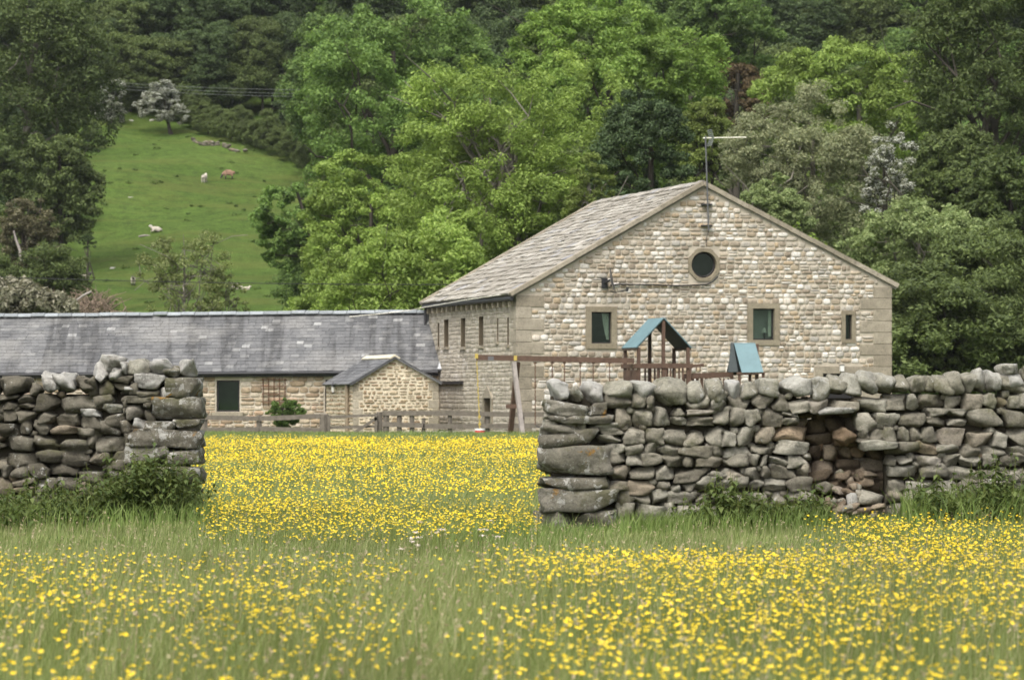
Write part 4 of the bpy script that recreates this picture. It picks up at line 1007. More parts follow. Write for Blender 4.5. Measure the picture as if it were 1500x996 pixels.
# ------------------------------------------------------------------ trees
def leaf_cloud(mb, C, rad, rng, size, n, mat=0, flat=.65, up=.5, droop=0.):
    """n leaf faces round each clump centre C (k,3) with radius rad (k,)"""
    k = len(C); N = k*n
    d = rng.normal(size=(N, 3)); d /= np.linalg.norm(d, axis=1)[:, None]
    r = rng.random(N)**.45
    R = np.repeat(rad, n)
    off = d*(r*R)[:, None]*np.array([1, 1, flat])
    p = np.repeat(C, n, 0)+off
    if droop: p[:, 2] -= droop*(off[:, 0]**2+off[:, 1]**2)/np.maximum(R, .01)
    nv = d*.8+np.array([0, 0, up])+rng.normal(size=(N, 3))*.55; nv /= np.linalg.norm(nv, axis=1)[:, None]
    t = np.cross(nv, rng.normal(size=(N, 3))); t /= np.linalg.norm(t, axis=1)[:, None]+1e-9
    b = np.cross(nv, t)
    s = size*rng.uniform(.6, 1.4, N)[:, None]
    V = np.stack([p-t*s, p-b*s*.42+nv*s*.1, p+t*s, p+b*s*.42+nv*s*.1], 1).reshape(-1, 3)
    mb.add(V, np.arange(4*N).reshape(-1, 4), mat, False)

def crown_points(rng, R, nclump, nlobe, cone=0., fill=.25, low=-.55):
    """clump centres in a lobed ellipsoid of radii R about the origin"""
    R = np.asarray(R, float)
    d = rng.normal(size=(nlobe*3, 3)); d /= np.linalg.norm(d, axis=1)[:, None]; d = d[d[:, 2] > low][:nlobe]
    lob = d*rng.uniform(.45, .68, (len(d), 1)); lr = rng.uniform(.30, .48, len(d))
    lob = np.concatenate([lob, [[0, 0, .0]]]); lr = np.append(lr, .55)
    out = []
    need = nclump
    while need > 0:
        m = need*3+10
        i = rng.integers(0, len(lob), m); q = rng.normal(size=(m, 3)); q /= np.linalg.norm(q, axis=1)[:, None]
        q[:, 2] = np.where((q[:, 2] < -.2) & (rng.random(m) < .3), -q[:, 2], q[:, 2])
        p = lob[i]+q*(lr[i]*rng.uniform(.82, 1.05, m))[:, None]
        inside = np.zeros(m, bool)
        for l, r_ in zip(lob, lr): inside |= np.linalg.norm(p-l, axis=1) < r_*.72
        ok = ~inside | (rng.random(m) < fill*.5)
        p = p[ok][:need]; out.append(p); need -= len(p)
    p = np.concatenate(out)
    if cone:
        f = np.clip((p[:, 2]+1)/2, 0, 1); p[:, :2] *= (1-cone*f**1.1)[:, None]*1.25
    return p*R

def limbs(mb, rng, base, top, cen, R, pts, n, r0, lean=0., reach=.9, mat=0, sub=3):
    base = np.asarray(base, float); top = np.asarray(top, float)
    t = np.linspace(0, 1, 8)[:, None]; P = base*(1-t)+top*t
    P[:, 0] += lean*np.sin(np.pi*t[:, 0])+np.cumsum(rng.normal(size=8)*.04*r0*3); P[:, 1] += np.cumsum(rng.normal(size=8)*.03*r0*3)
    P[0] = base; rr = r0*(1-.72*t[:, 0]**.9); rr[0] *= 1.35
    mb.tube(P, rr, 8, mat)
    for k in range(n):
        f = rng.uniform(.35, .98); i = f*7; a = P[int(i)]+(P[min(int(i)+1, 7)]-P[int(i)])*(i % 1)
        e = cen+pts[rng.integers(len(pts))]*reach
        if e[2] < a[2]-1: e = e+np.array([0, 0, abs(a[2]-e[2])*.7])
        s = np.linspace(0, 1, 6)[:, None]; Q = a*(1-s)+e*s; L = np.linalg.norm(e-a)
        Q[:, 2] += .12*L*np.sin(np.pi*s[:, 0])*rng.uniform(-.3, 1.); Q[1:-1] += rng.normal(size=(4, 3))*.05*L
        rb = r0*(1-.72*f)*rng.uniform(.4, .62); mb.tube(Q, np.maximum(rb*(1-.85*s[:, 0]), .018), 6, mat, False)
        for _ in range(sub):
            j = rng.integers(2, 5); e2 = Q[j]+rng.normal(size=3)*.24*L+np.array([0, 0, .08*L])
            m_ = (Q[j]+e2)/2+rng.normal(size=3)*.04*L
            mb.tube([Q[j], m_, e2], np.maximum(np.array([rb*.45, rb*.28, rb*.1]), .014), 5, mat, False)

TREES = []
def tree(name, label, cat, cx, cy, rx, ry, d, leaf, seed, nclump=170, per=70, size=.17, lobes=11, bark='bark', cone=0., group=None, nl=10, rt=None, trunk_px=None, flat=.65, fill=.25,
         crad=.15, reach=.85, up=.5, depth=.85, low=-.9, droop=0., blossom=None):
    if name not in ('sapling', 'hawthorn', 'willow_bush', 'dark_bush', 'garden_bush'): cy += .16*ry; ry *= 1.16; rx *= 1.10
    nclump = int(nclump*1.6); per = int(per*1.9); size *= .60; crad *= .86
    rng = np.random.default_rng(seed)
    s = d/FP; R = np.array([rx*s, min(rx, ry)*s*depth, ry*s])
    cen = at(cx, cy, d)
    bx = cen[0] if trunk_px is None else (trunk_px-CX)*s
    base = np.array([bx, d, float(ground_z(bx, d))-.2])
    e = empty(name, base+[0, 0, .2], label, cat, group)
    pts = crown_points(rng, R*1.03, nclump, lobes, cone, fill, low)
    keep = (cen+pts)[:, 2] > ground_z((cen+pts)[:, 0], (cen+pts)[:, 1])+.15
    pts = pts[keep]
    mb = MB()
    top = cen+np.array([0, 0, R[2]*.45]); r0 = rt or max(.06, .028*(top[2]-base[2]))
    limbs(mb, rng, base, top, cen, R, pts, nl, r0, reach=reach)
    mb.build('trunk', M[bark], e)
    mb = MB(); cr = rng.uniform(.65, 1.3, len(pts))*crad*(R[0]*R[2])**.5
    leaf_cloud(mb, cen+pts, cr, rng, size, per, 0, flat, up, droop)
    c = mb.build('crown', LEAF[leaf], e)
    return e
T = tree
# woods on the pasture's far side
T('tall_tree', 'very dark tall tree at the pasture corner with bent grey limbs showing', 'tree', 50, 120, 118, 165, 330, 'darkolive', 101, 230, 80, .26, 12, 'gbark', trunk_px=18, nl=16, reach=1.02)
T('broad_tree', 'dense mid green tree bulging over the pasture edge below the dark tall one', 'tree', 88, 262, 60, 92, 300, 'middark', 102, 150, 80, .22)
T('broad_tree', 'dark olive tree at the pasture edge behind the grey brown thorn', 'tree', -30, 290, 90, 130, 310, 'darkolive', 103, 150, 70, .26)
T('thorn_tree', 'grey brown half dead thorn tree with a bleached stem', 'tree', 34, 348, 48, 55, 262, 'greyb', 104, 90, 50, .15, bark='bark', nl=14, reach=1.05, trunk_px=32)
T('dark_bush', 'low dark bush at the pasture edge above the standing sheep', 'bush', 128, 355, 22, 11, 292, 'dark', 105, 26, 60, .14, 4, nl=3)
T('dark_bush', 'dark green bush under the thorn tree beside the pasture', 'bush', 78, 398, 45, 40, 255, 'middark', 106, 60, 70, .16, 6, nl=4)
T('willow_bush', 'silvery grey willow bush above the slate ridge', 'bush', 28, 446, 84, 42, 205, 'silver', 107, 90, 60, .26, 12, nl=14, reach=1.1, trunk_px=30, crad=.2, flat=1.)
T('beech_tree', 'big dark green tree with sweeping skirts behind the hawthorn in blossom', 'tree', 372, 112, 112, 138, 425, 'dark', 108, 260, 80, .30, 12, nl=8, low=-.9)
T('beech_tree', 'low dark tree overhanging the top corner of the pasture', 'tree', 425, 200, 62, 52, 395, 'dark', 109, 90, 80, .26, 7, nl=5, low=-.9)
T('hawthorn', 'round white flowering hawthorn with its own trunk at the pasture top', 'tree', 240, 156, 44, 38, 401.5, 'hawd', 110, 120, 80, .12, 8, nl=8, trunk_px=251, rt=.22, flat=.5)
T('hawthorn', 'thinly flowering hawthorn at the wood edge over the pasture top', 'tree', 163, 150, 32, 48, 404, 'haw', 111, 80, 80, .14, 6, nl=6)
T('sycamore', 'tall sycamore with dark and bright leaf clumps beside the pasture', 'tree', 575, 135, 152, 165, 262, 'syc', 113, 330, 90, .21, 16, nl=12, crad=.12)
T('sycamore', 'small darker sycamore hanging over the pasture with a ragged lower edge', 'tree', 436, 308, 56, 72, 236, 'syc', 114, 110, 75, .18, 8, nl=8, trunk_px=515, low=-.9)
T('lime_tree', 'fresh lime green tree standing just behind the slate ridge end', 'tree', 545, 335, 92, 130, 214, 'lime', 115, 240, 80, .16, 13, nl=10, crad=.12)
T('ash_tree', 'large yellow green ash with many branches showing behind the barn roof', 'tree', 745, 235, 178, 215, 190, 'ash', 116, 470, 80, .15, 24, 'gbark', nl=30, reach=1.0, crad=.105, fill=.5)
T('ash_tree', 'lower yellow green ash filling the gap above the barn eave', 'tree', 640, 390, 100, 85, 178, 'lime', 117, 210, 80, .15, 11, 'gbark', nl=16, reach=1.0, crad=.11)
T('bright_tree', 'tall bright green tree rising behind the ash and the dark yew', 'tree', 895, 115, 148, 122, 240, 'bright', 118, 300, 85, .20, 15, nl=10, crad=.12)
T('yew_tree', 'dark green yew shaped like a blunt cone behind the barn ridge', 'tree', 948, 235, 74, 105, 186, 'yew', 119, 190, 90, .13, 12, cone=.45, nl=8)
T('sallow_bush', 'yellowish sallow between the ash and the yew', 'tree', 862, 290, 45, 60, 182, 'ygreen', 120, 90, 60, .12, 7, 'gbark', nl=10)
T('slim_tree', 'slim yellow green tree behind the aerial mast', 'tree', 1030, 215, 48, 78, 212, 'ygreen', 121, 110, 70, .15, 8, nl=8)
T('copper_tree', 'small reddish brown copper leaved tree among the greens', 'tree', 1078, 130, 46, 62, 275, 'copper', 122, 80, 70, .19, 7, nl=5)
T('mid_tree', 'plain mid green tree above the copper leaved one', 'tree', 1050, 45, 85, 75, 330, 'mid', 123, 150, 80, .24, 10, nl=6)
T('ash_tree', 'wide domed yellow green ash behind the grey willow', 'tree', 1265, 155, 152, 98, 255, 'ash', 124, 280, 85, .21, 15, 'gbark', nl=10, crad=.12)
T('grey_willow', 'soft grey green willow rising behind the gable slope', 'tree', 1188, 248, 118, 118, 206, 'willow', 125, 250, 90, .13, 13, 'gbark', nl=14, crad=.13)
T('pale_bush', 'small pale leafed tree just over the gable slope by the mast', 'tree', 1128, 312, 55, 60, 178, 'pale', 126, 120, 75, .13, 8, 'gbark', nl=8)
T('hawthorn', 'narrow bright white flowering hawthorn between the willow and dark trees', 'tree', 1300, 268, 42, 84, 190, 'hawd', 127, 62, 110, .10, 13, nl=5)
T('whitebeam', 'broad pale silvery green tree beside the barn corner', 'tree', 1345, 380, 125, 98, 178, 'pale', 128, 260, 85, .14, 14, 'gbark', nl=12, crad=.12)
T('old_oak', 'dark olive old oak with bare forked limbs showing at the valley side', 'tree', 1445, 118, 122, 160, 232, 'darkolive', 129, 220, 70, .2, 13, 'bark', nl=20, reach=1.02, trunk_px=1462, fill=.1)
T('dark_tree', 'dark leafy tree between the white hawthorn and the old oak', 'tree', 1402, 258, 82, 72, 214, 'middark', 130, 150, 85, .17, 10, nl=6)
T('dark_tree', 'dark tree reaching down to the wall beyond the barn corner', 'tree', 1440, 440, 110, 125, 172, 'middark', 131, 230, 85, .15, 12, nl=8, low=-.95)
T('dark_tree', 'dull green tree standing behind the far end of the breached wall', 'tree', 1490, 320, 72, 120, 190, 'darkolive', 132, 150, 80, .17, 10, nl=8)
T('dark_tree', 'dull mid green tree low behind the barn corner and wall copes', 'tree', 1370, 500, 75, 75, 166, 'middark', 133, 120, 85, .14, 9, nl=5, low=-.95)
T('sapling', 'slender young tree with thin pale leaves before the pasture', 'sapling', 270, 400, 76, 92, 176, 'sapling', 134, 90, 34, .11, 9, 'gbark', cone=.62, nl=24, reach=1.0, rt=.11, crad=.14, fill=.5)
T('sapling', 'second thin leaved sapling low against the slate ridge', 'sapling', 330, 440, 40, 45, 177, 'sapling', 135, 30, 30, .11, 5, 'gbark', nl=8, rt=.05, crad=.16)
T('garden_bush', 'rounded dark green shrub against the farm range wall', 'bush', 413, 606, 34, 26, 140, 'mid', 136, 60, 90, .06, 7, nl=6, rt=.03, crad=.18)
def hill_d(px, py):
    for d in np.arange(200, 470, .5):
        x = (px-CX)/FP*d
        if ground_z(x, d) >= H-(py-YH)/FP*d: return d
    return 400.
# the hillside wood behind and the understorey: a few kinds, copied
def template(name, leaf, seed, label, group, R, zc, n, size, cat='tree'):
    rng = np.random.default_rng(seed); e = empty(name, (0, 0, 0), label, cat, group)
    R = np.array(R); cen = np.array([0, 0, zc]); pts = crown_points(rng, R, n, 12, low=-.9); pts = pts[pts[:, 2]+zc > .2]
    mb = MB(); limbs(mb, rng, (0, 0, -.5), (0, 0, zc+R[2]*.4), cen, R, pts, 8, .03*zc); mb.build('trunk', M['bark'], e)
    mb = MB(); leaf_cloud(mb, cen+pts, rng.uniform(.7, 1.3, len(pts))*R[0]*.15, rng, size, 140); mb.build('crown', LEAF[leaf], e)
    return e
def copy_tree(o, loc, rz, sc):
    c = o.copy(); COL.objects.link(c); c.location = loc; c.rotation_euler = (0, 0, rz); c.scale = sc
    for ch in list(o.children):
        k = ch.copy(); COL.objects.link(k); k.parent = c
    return c
big = ((5.6, 5., 6.9), 7.0, 330, .17)
low_ = ((3.2, 3., 3.3), 3.1, 220, .085)
tpl = [template('woodland_tree', 'dark', 201, 'dark green woodland tree packed on the hillside above the pasture', 'dark trees of the hillside wood', *big),
       template('woodland_tree', 'middark', 202, 'mid dark woodland tree packed on the hillside behind the farm', 'mid dark trees of the hillside wood', *big),
       template('woodland_tree', 'mid', 203, 'plain green woodland tree standing high on the hillside', 'green trees of the hillside wood', *big),
       template('understorey_tree', 'middark', 204, 'small dark understorey tree under the tall trees behind the farm', 'dark understorey trees', *low_),
       template('understorey_tree', 'mid', 205, 'small mid green understorey tree among the taller trees', 'green understorey trees', *low_),
       template('understorey_tree', 'lime', 206, 'small fresh green understorey tree behind the farm roofs', 'fresh understorey trees', *low_)]
used = set(); wr = np.random.default_rng(77)
spots = []
for d, step, off in ((300, 78, 0), (340, 72, 40), (378, 66, 20), (425, 52, 60), (440, 60, 30), (458, 60, 10)):
    x = -140+off
    while x < 1640:
        px = x+wr.uniform(-14, 14); dd = d+wr.uniform(-8, 8)
        ok = d >= 420 or px < (10 if d < 330 else 40) or px > (600 if d < 330 else 530 if d < 370 else 480)
        if ok: spots.append((px, dd, 0 if (px < 480 or wr.random() < .2) else (1 if wr.random() < .4 else 2), 1.))
        x += step
for px in np.arange(120, 480, 26): spots.append((px+wr.uniform(-8, 8), 412+wr.uniform(-3, 3), 0 if wr.random() < .7 else 1, wr.uniform(.55, .8)))
for d, step, x0, x1 in ((172, 60, 555, 690), (200, 75, 530, 660), (230, 70, 500, 1500), (265, 70, 520, 1560), (166, 58, 1340, 1560), (185, 75, 1000, 1540), (290, 60, 490, 1500), (255, 60, -60, 70), (285, 50, -60, 70), (350, 50, -60, 95), (385, 40, 60, 135)):
    x = x0
    while x < x1:
        spots.append((x+wr.uniform(-15, 15), d+wr.uniform(-6, 6), (3 if (x < 200 or x > 1150) else 5 if d < 210 else 3 if wr.random() < .3 else 4 if wr.random() < .6 else 5), wr.uniform(.85, 1.5))); x += step
for px, py in ((150, 180), (190, 176), (212, 178), (285, 196), (305, 203), (322, 208), (340, 214), (356, 220), (374, 226), (392, 233), (410, 240), (428, 248), (446, 256), (462, 264), (398, 222), (430, 232), (300, 192), (265, 186)):
    spots.append((px, hill_d(px, py)+2.5, 3, wr.uniform(.42, .62)))
for i, (px, dd, k, f) in enumerate(spots):
    x = (px-CX)/FP*dd; loc = (x, dd, float(ground_z(x, dd)))
    sx = f*wr.uniform(.85, 1.1); sc = (sx, sx, f*wr.uniform(.8, 1.15))
    if k not in used: used.add(k); t_ = tpl[k]; t_.location = loc; t_.rotation_euler = (0, 0, wr.uniform(0, 6)); t_.scale = sc
    else: copy_tree(tpl[k], loc, wr.uniform(0, 6), sc)
# dead wood
def brush(name, label, cx, cy, rx, ry, d, n, seed, mat='twig'):
    r = np.random.default_rng(seed); mb = MB(); s = d/FP; c = at(cx, cy, d); x0 = c[0]; g = float(ground_z(x0, d))
    for k in range(n):
        a = np.array([x0+r.normal()*rx*s*.4, d+r.normal()*.8, max(g, c[2]-ry*s*.8)+r.random()*.3]); ang = r.uniform(0, 2*np.pi)
        L = r.uniform(.5, 1.)*rx*s; e = a+np.array([math.cos(ang)*L, math.sin(ang)*L*.5, r.uniform(.1, 1.)*ry*s*1.3])
        m_ = (a+e)/2+r.normal(size=3)*.12*L+np.array([0, 0, .15*L]); mb.tube([a, m_, e], [.035, .025, .008], 5)
    mb.build(name, M[mat], None, (x0, d, g), label, 'brushwood')
brush('brush_heap', 'heap of brown dead branches beside the silvery willow bush', 128, 440, 48, 30, 215, 130, 61)
def log(name, label, pts, r, mat):
    P_ = [at(*p) for p in pts]; mb = MB(); mb.tube(P_, r, 7); mb.build(name, M[mat], None, P_[0], label, 'log')
d_ = hill_d(215, 348); log('fallen_branch', 'bleached fallen branch lying by a resting sheep on the pasture', [(203, 346.5, d_), (212, 345, d_), (222, 346, d_+.3), (236, 344, d_+.3), (255, 345, d_)], [.06, .09, .08, .05, .03], 'bleached')
log('bare_stem', 'pale leaning dead stem beside the grey brown thorn', [(31, 382, 255), (29, 366, 255), (23, 350, 255), (20, 338, 255)], [.10, .09, .07, .04], 'bleached')
log('bare_stem', 'short pale broken bough over the brush heap', [(112, 440, 212), (122, 433, 212), (134, 427, 212)], [.05, .07, .06], 'bleached')
# small stones on the pasture
for i, (px, py, lab) in enumerate(((191, 291, 'single white stone lying in the upper pasture grass'), (165, 394, 'flat pale stone in the pasture near the standing sheep'), (192, 178, 'pale stone at the pasture top under the hawthorns'), (222, 177, 'pale pinkish stone beside the hawthorn trunk'))):
    d = hill_d(px, py); p = at(px, py, d); mb = MB(); F_ = Fr(p, (1, 0, 0)); stone(mb, F_, -.25, -.08, .25, .14, 0, .4, np.random.default_rng(300+i), .5, .1, 6)
    mb.build('field_stone', M['white'], None, p, lab, 'stone', 'stones on the pasture')
# remnant of a wall along the top of the pasture
fw_ = np.random.default_rng(91); mb = MB()
for t_ in np.linspace(0, 1, 44):
    px, py = 283+t_*78, 206+t_*15+2*math.sin(t_*9); d = hill_d(px, py)-1.2; p_ = at(px, py, d); p_[2] = float(ground_z(p_[0], d))
    for z_ in (.0, .22):
        if fw_.random() < (.8 if z_ else .45): continue
        stone(mb, Fr(p_, (1, 0, 0)), -.2, z_-.03, .22, z_+fw_.uniform(.2, .3), 0, .4, fw_, .4, .08, 5, fw_.normal()*.2, 0, 3)
p_ = at(320, 213, hill_d(320, 213)); mb.build('field_wall', M['fieldd'], None, p_, 'low ruined stone wall along the shrubs at the pasture top', 'wall')
# tall rough tufts on the pasture
mb = MB(); tr_ = np.random.default_rng(88)
for k in range(90):
    px, py = tr_.uniform(140, 480), tr_.uniform(195, 455); d = hill_d(px, py); x = (px-CX)/FP*d
    leaf_cloud(mb, np.array([[x, d, float(ground_z(x, d))+.08]]), np.array([tr_.uniform(.15, .5)]), tr_, .09, 40, 0, .35)
mb.build('rush_tufts', M['shrub'], kind='stuff', label='dark rush tufts dotted over the pasture', cat='rushes')

# ------------------------------------------------------------------ sheep
def skin_mesh(pts, edges, rad, root=0, sub=2):
    me = bpy.data.meshes.new('body'); me.from_pydata([tuple(p) for p in pts], edges, []); me.update()
    o = bpy.data.objects.new('body', me); COL.objects.link(o)
    o.modifiers.new('s', 'SKIN'); sm = o.modifiers.new('d', 'SUBSURF'); sm.levels = sub; sm.render_levels = sub
    for v, r in zip(me.skin_vertices[0].data, rad): v.radius = (r, r) if np.isscalar(r) else r
    me.skin_vertices[0].data[root].use_root = True
    dg = bpy.context.evaluated_depsgraph_get(); dg.update()
    m2 = bpy.data.meshes.new_from_object(o.evaluated_get(dg)); bpy.data.objects.remove(o)
    return m2
def sheep(px, py, heading, pose, wool, face, label, sc=1., dd=0.):
    d = hill_d(px, py)+dd; x = (px-CX)/FP*d; z = float(ground_z(x, d))
    lie = pose == 'lying'; zb = .32 if lie else .68
    P, E, Rr = [], [], []
    def add(p, r, par=None):
        P.append(np.array(p, float)); Rr.append(r)
        if par is not None: E.append((par, len(P)-1))
        return len(P)-1
    b0 = add((0, 0, zb), .27); b1 = add((.30, 0, zb+.02), .25, b0); b2 = add((-.30, 0, zb), .26, b0); b3 = add((-.52, 0, zb-.02), .15, b2)
    if pose == 'grazing':
        n1 = add((.52, 0, zb-.08), .15, b1); h0 = add((.68, .0, .34), .10, n1); h1 = add((.76, 0, .18), .075, h0); add((.80, 0, .08), .05, h1)
    else:
        n1 = add((.50, 0, zb+.16), .15, b1); h0 = add((.60, .02, zb+.36), .105, n1); h1 = add((.74, .03, zb+.31), .08, h0); add((.83, .04, zb+.26), .055, h1)
    e1 = add((P[h0][0]-.02, .13, P[h0][2]+.05), .035, h0); e2 = add((P[h0][0]-.02, -.11, P[h0][2]+.05), .035, h0)
    t_ = add((-.64, 0, zb-.18), .055, b3)
    for (bx, b, sg) in ((.30, b1, 1), (.30, b1, -1), (-.32, b2, 1), (-.32, b2, -1)):
        if lie:
            k = add((bx+.08, sg*.20, .16), .09, b); add((bx+.26, sg*.22, .07), .055, k)
        else:
            k = add((bx, sg*.14, .42), .095, b); k2 = add((bx+(.02 if bx > 0 else -.04), sg*.14, .22), .055, k); k3 = add((bx, sg*.14, .03), .045, k2)
    sc *= .88
    me = skin_mesh(np.array(P)*sc, E, np.array(Rr)*sc, 0)
    me.materials.append(wool); me.materials.append(face)
    hx = np.array(P[h0])*sc
    for p in me.polygons:
        c = np.array(p.center); p.use_smooth = True
        if np.linalg.norm(c-hx) < .2*sc and c[0] > (hx[0]-.1*sc) or c[0] > hx[0] or (c[2] < .30*sc and not lie and abs(c[1]) > .04): p.material_index = 1
    me.name = 'sheep'; o = bpy.data.objects.new('sheep', me); COL.objects.link(o); o.location = (x, d, z-.02); o.rotation_euler = (0, 0, heading)
    tag(o, label, 'sheep', 'sheep on the pasture')
R_ = math.radians
sheep(299, 269, R_(75), 'standing', M['wool'], M['wface'], 'white sheep standing upright, seen from behind beside the reddish one', .95)
sheep(335, 264, R_(180), 'grazing', M['rwool'], M['face'], 'reddish brown fleeced sheep grazing beside the white one', 1.05)
sheep(229, 344, R_(200), 'lying', M['wool'], M['wface'], 'pale sheep lying behind the fallen branch', .95, .6)
sheep(124, 416, R_(-30), 'standing', M['wool'], M['face'], 'grey sheep with raised dark head standing near the brush heap', .95)
sheep(195, 420, R_(-85), 'standing', M['wool'], M['face'], 'small pale sheep facing out beside the sapling leaves', .8)
sheep(346, 425, R_(165), 'lying', M['wool'], M['face'], 'white sheep with dark face lying beyond the sapling', 1.0)
sheep(360, 425, R_(10), 'lying', M['wool'], M['wface'], 'small white lamb lying close behind a dark faced sheep', .6, -.6)

# ------------------------------------------------------------------ meadow
def blades(mb, P, h, w, rng, lean=.35, mat=0, segs=2):
    n = len(P); a = rng.uniform(0, 2*np.pi, n); t = np.stack([np.cos(a), np.sin(a), np.zeros(n)], 1)
    la = rng.uniform(0, 2*np.pi, n); L = np.stack([np.cos(la), np.sin(la), np.zeros(n)], 1)*(rng.random(n)**.7*lean*h)[:, None]+np.array([.10, 0, 0])*h[:, None]
    up = np.stack([np.zeros(n), np.zeros(n), h], 1); W = t*(w/2)[:, None]
    m = P+up*.55+L*.3; tip = P+up*.97+L
    V = np.stack([P-W, P+W, m+W*.8, m-W*.8, tip], 1).reshape(-1, 3); i = np.arange(n)[:, None]*5
    mb.add(V, i+np.array([[0, 1, 2, 3]]), mat); mb.V[-1] = V
    mb.n -= 0
    # tips share the same vertices
    F = (i+np.array([[3, 2, 4]])+mb.n-len(V))
    mb.L.append(F.ravel()); mb.S.append(np.full(n, 3)); mb.M.append(np.full(n, mat)); mb.SM.append(np.zeros(n, bool))
def strew(rng, y0, y1, dens, margin=4.5):
    """points in the view wedge between depths y0 and y1"""
    area = (y1-y0)*((y0+y1)/2*.25+2*margin); n = int(area*dens)
    y = np.sqrt(rng.uniform(0, 1, n)*(y1**2-y0**2)+y0**2) if True else None
    x = rng.uniform(-1, 1, n)*(y*.125+margin)
    return np.stack([x, y, ground_z(x, y)-.01], 1)
def sm(a, b, x): t = np.clip((x-a)/(b-a), 0, 1); return t*t*(3-2*t)
def vn(P, f, o=0.):
    x, y = P[:, 0]*f+o, P[:, 1]*f+o*1.7
    return .5+.25*(np.sin(x*1.3+1.7*np.sin(y*.9))+np.sin(y*1.1+1.3*np.sin(x*1.7+2)))
def px_of(P): return CX+P[:, 0]/P[:, 1]*FP, YH+(H-P[:, 2])/P[:, 1]*FP
def blocked(P):
    """under the dry walls or buildings"""
    x, y = P[:, 0], P[:, 1]
    r = (P-RWf.O); b = ((r@RWf.U) > 0) & (np.abs((r@RWf.N)+.33) < .34)
    r = (P-LWf.O); b |= ((r@LWf.U) < ue) & (np.abs((r@LWf.N)+.33) < .34)
    return b
gr_ = np.random.default_rng(400)
hs_ = lambda P: np.interp(P[:, 1], [13, 24, 33, 41, 46, 60], [1., .95, .55, .36, .5, .8])   # the sward is short by the wall and gateway
mb = MB()
P = strew(gr_, 13, 32, 520); P = P[~blocked(P)]
blades(mb, P, gr_.uniform(.16, .40, len(P))*hs_(P)*(.62+.75*vn(P, 1.6, 2.)), gr_.uniform(.003, .0065, len(P)), gr_, .5)
P = strew(gr_, 32, 60, 300); P = P[~blocked(P)]
pxx, pyy = px_of(P)
blades(mb, P, gr_.uniform(.16, .36, len(P))*hs_(P), gr_.uniform(.005, .010, len(P)), gr_, .5)
P = strew(gr_, 60, 128, 75, 4); blades(mb, P, gr_.uniform(.14, .30, len(P)), gr_.uniform(.012, .022, len(P)), gr_, .5)
mb.build('grass', M['grass'], kind='stuff', label='pale meadow grass growing through the whole field', cat='grass')
mb = MB()   # seed stalks
for (y0, y1, dn) in ((13, 30, 18), (30, 46, 8)):
    P = strew(gr_, y0, y1, dn); P = P[~blocked(P)]; n = len(P); h = gr_.uniform(.30, .55, n)*hs_(P)
    blades(mb, P, h, np.full(n, .003), gr_, .25)
    top = mb.V[-1].reshape(-1, 5, 3)[:, 4]
    leaf_cloud(mb, top, np.full(n, .012), gr_, .0095, 4, 0, 2.6, 0.)
mb.build('grass_seed_heads', M['seed'], kind='stuff', label='tan and purplish seed heads standing over the meadow grass', cat='grass heads')
# lush grass: along the wall foot, along the fence, round the gateway
mb = MB()
def along(fr, u0, u1, n, spread, hmin, hmax, wmin, wmax, front=.12, lean=.6):
    u = gr_.uniform(u0, u1, n); f = front+np.abs(gr_.normal(size=n))*spread
    Q = np.array([fr.P(a, 0, b) for a, b in zip(u, f)]); Q[:, 2] = ground_z(Q[:, 0], Q[:, 1])
    blades(mb, Q, gr_.uniform(hmin, hmax, n), gr_.uniform(wmin, wmax, n), gr_, lean)
along(RWf, -.30, .8, 1100, .5, .06, .16, .005, .010)
along(RWf, .7, 2.9, 3600, .5, .10, .30, .005, .011)
along(RWf, 2.9, 3.6, 700, .5, .06, .16, .005, .010)
along(RWf, 3.6, 8.0, 6000, .7, .16, .42, .006, .012)
along(LWf, 0., ue+.3, 8000, 1.3, .14, .36, .005, .011)
P = strew(gr_, 112, 134.6, 130, 5); blades(mb, P, gr_.uniform(.12, .26, len(P))*np.interp(P[:, 1], [112, 124, 134], [.8, 1, 1.]), gr_.uniform(.015, .026, len(P)), gr_, .5)
P = strew(gr_, 33, 46, 130); pxx, pyy = px_of(P); P = P[(gr_.random(len(P)) < np.exp(-((pxx-760)/90)**2-((P[:, 1]-38.5)/3.5)**2)) & ~blocked(P)]
blades(mb, P, gr_.uniform(.14, .30, len(P)), gr_.uniform(.006, .012, len(P)), gr_, .5)
mb.build('lush_grass', M['lush'], kind='stuff', label='lush green grass along the wall foot and fence', cat='grass')

def flower_density(P):
    px, py = px_of(P+np.array([0, 0, .24])); y = P[:, 1]
    n1 = vn(P, .9); n2 = vn(P, 2.3, 4.); n3 = vn(P*np.array([1, .35, 1]), .8, 9.)
    near = np.where(px > 700, sm(785, 830, py)*np.where(px > 820, 1, .85), sm(800, 865, py)*.50*(1+.7*sm(850, 930, py)))
    path = np.exp(-((px-(655-(py-850)*.15))/85)**2)
    near = near*(1-.95*path)
    right = sm(1150, 1320, px)*sm(742, 775, py); near = np.maximum(near, right*(py > 742))
    near = np.where((px > 780) & (px < 1180), near*sm(785, 825, py), near)
    near = np.where(px > 1000, near*1.15, near)
    near = near*np.clip(.1+1.4*n1, 0, 1.3)*np.clip(.05+1.6*n2, 0, 1.3)
    gate = sm(285, 320, px)*(1-sm(770, 800, px)); far = np.maximum(sm(47.5, 54, y), gate*sm(33.5, 37.5, y))*(1-sm(100, 110, y))*(.50+.65*n3)*(.8+.3*n2)
    far *= np.interp(y, [34, 46, 52, 66, 90, 130], [.45, .75, .75, .55, .75, .95])
    return np.where(y < 33, near, np.where(y < 46, np.maximum(near*(1-gate), far), far))
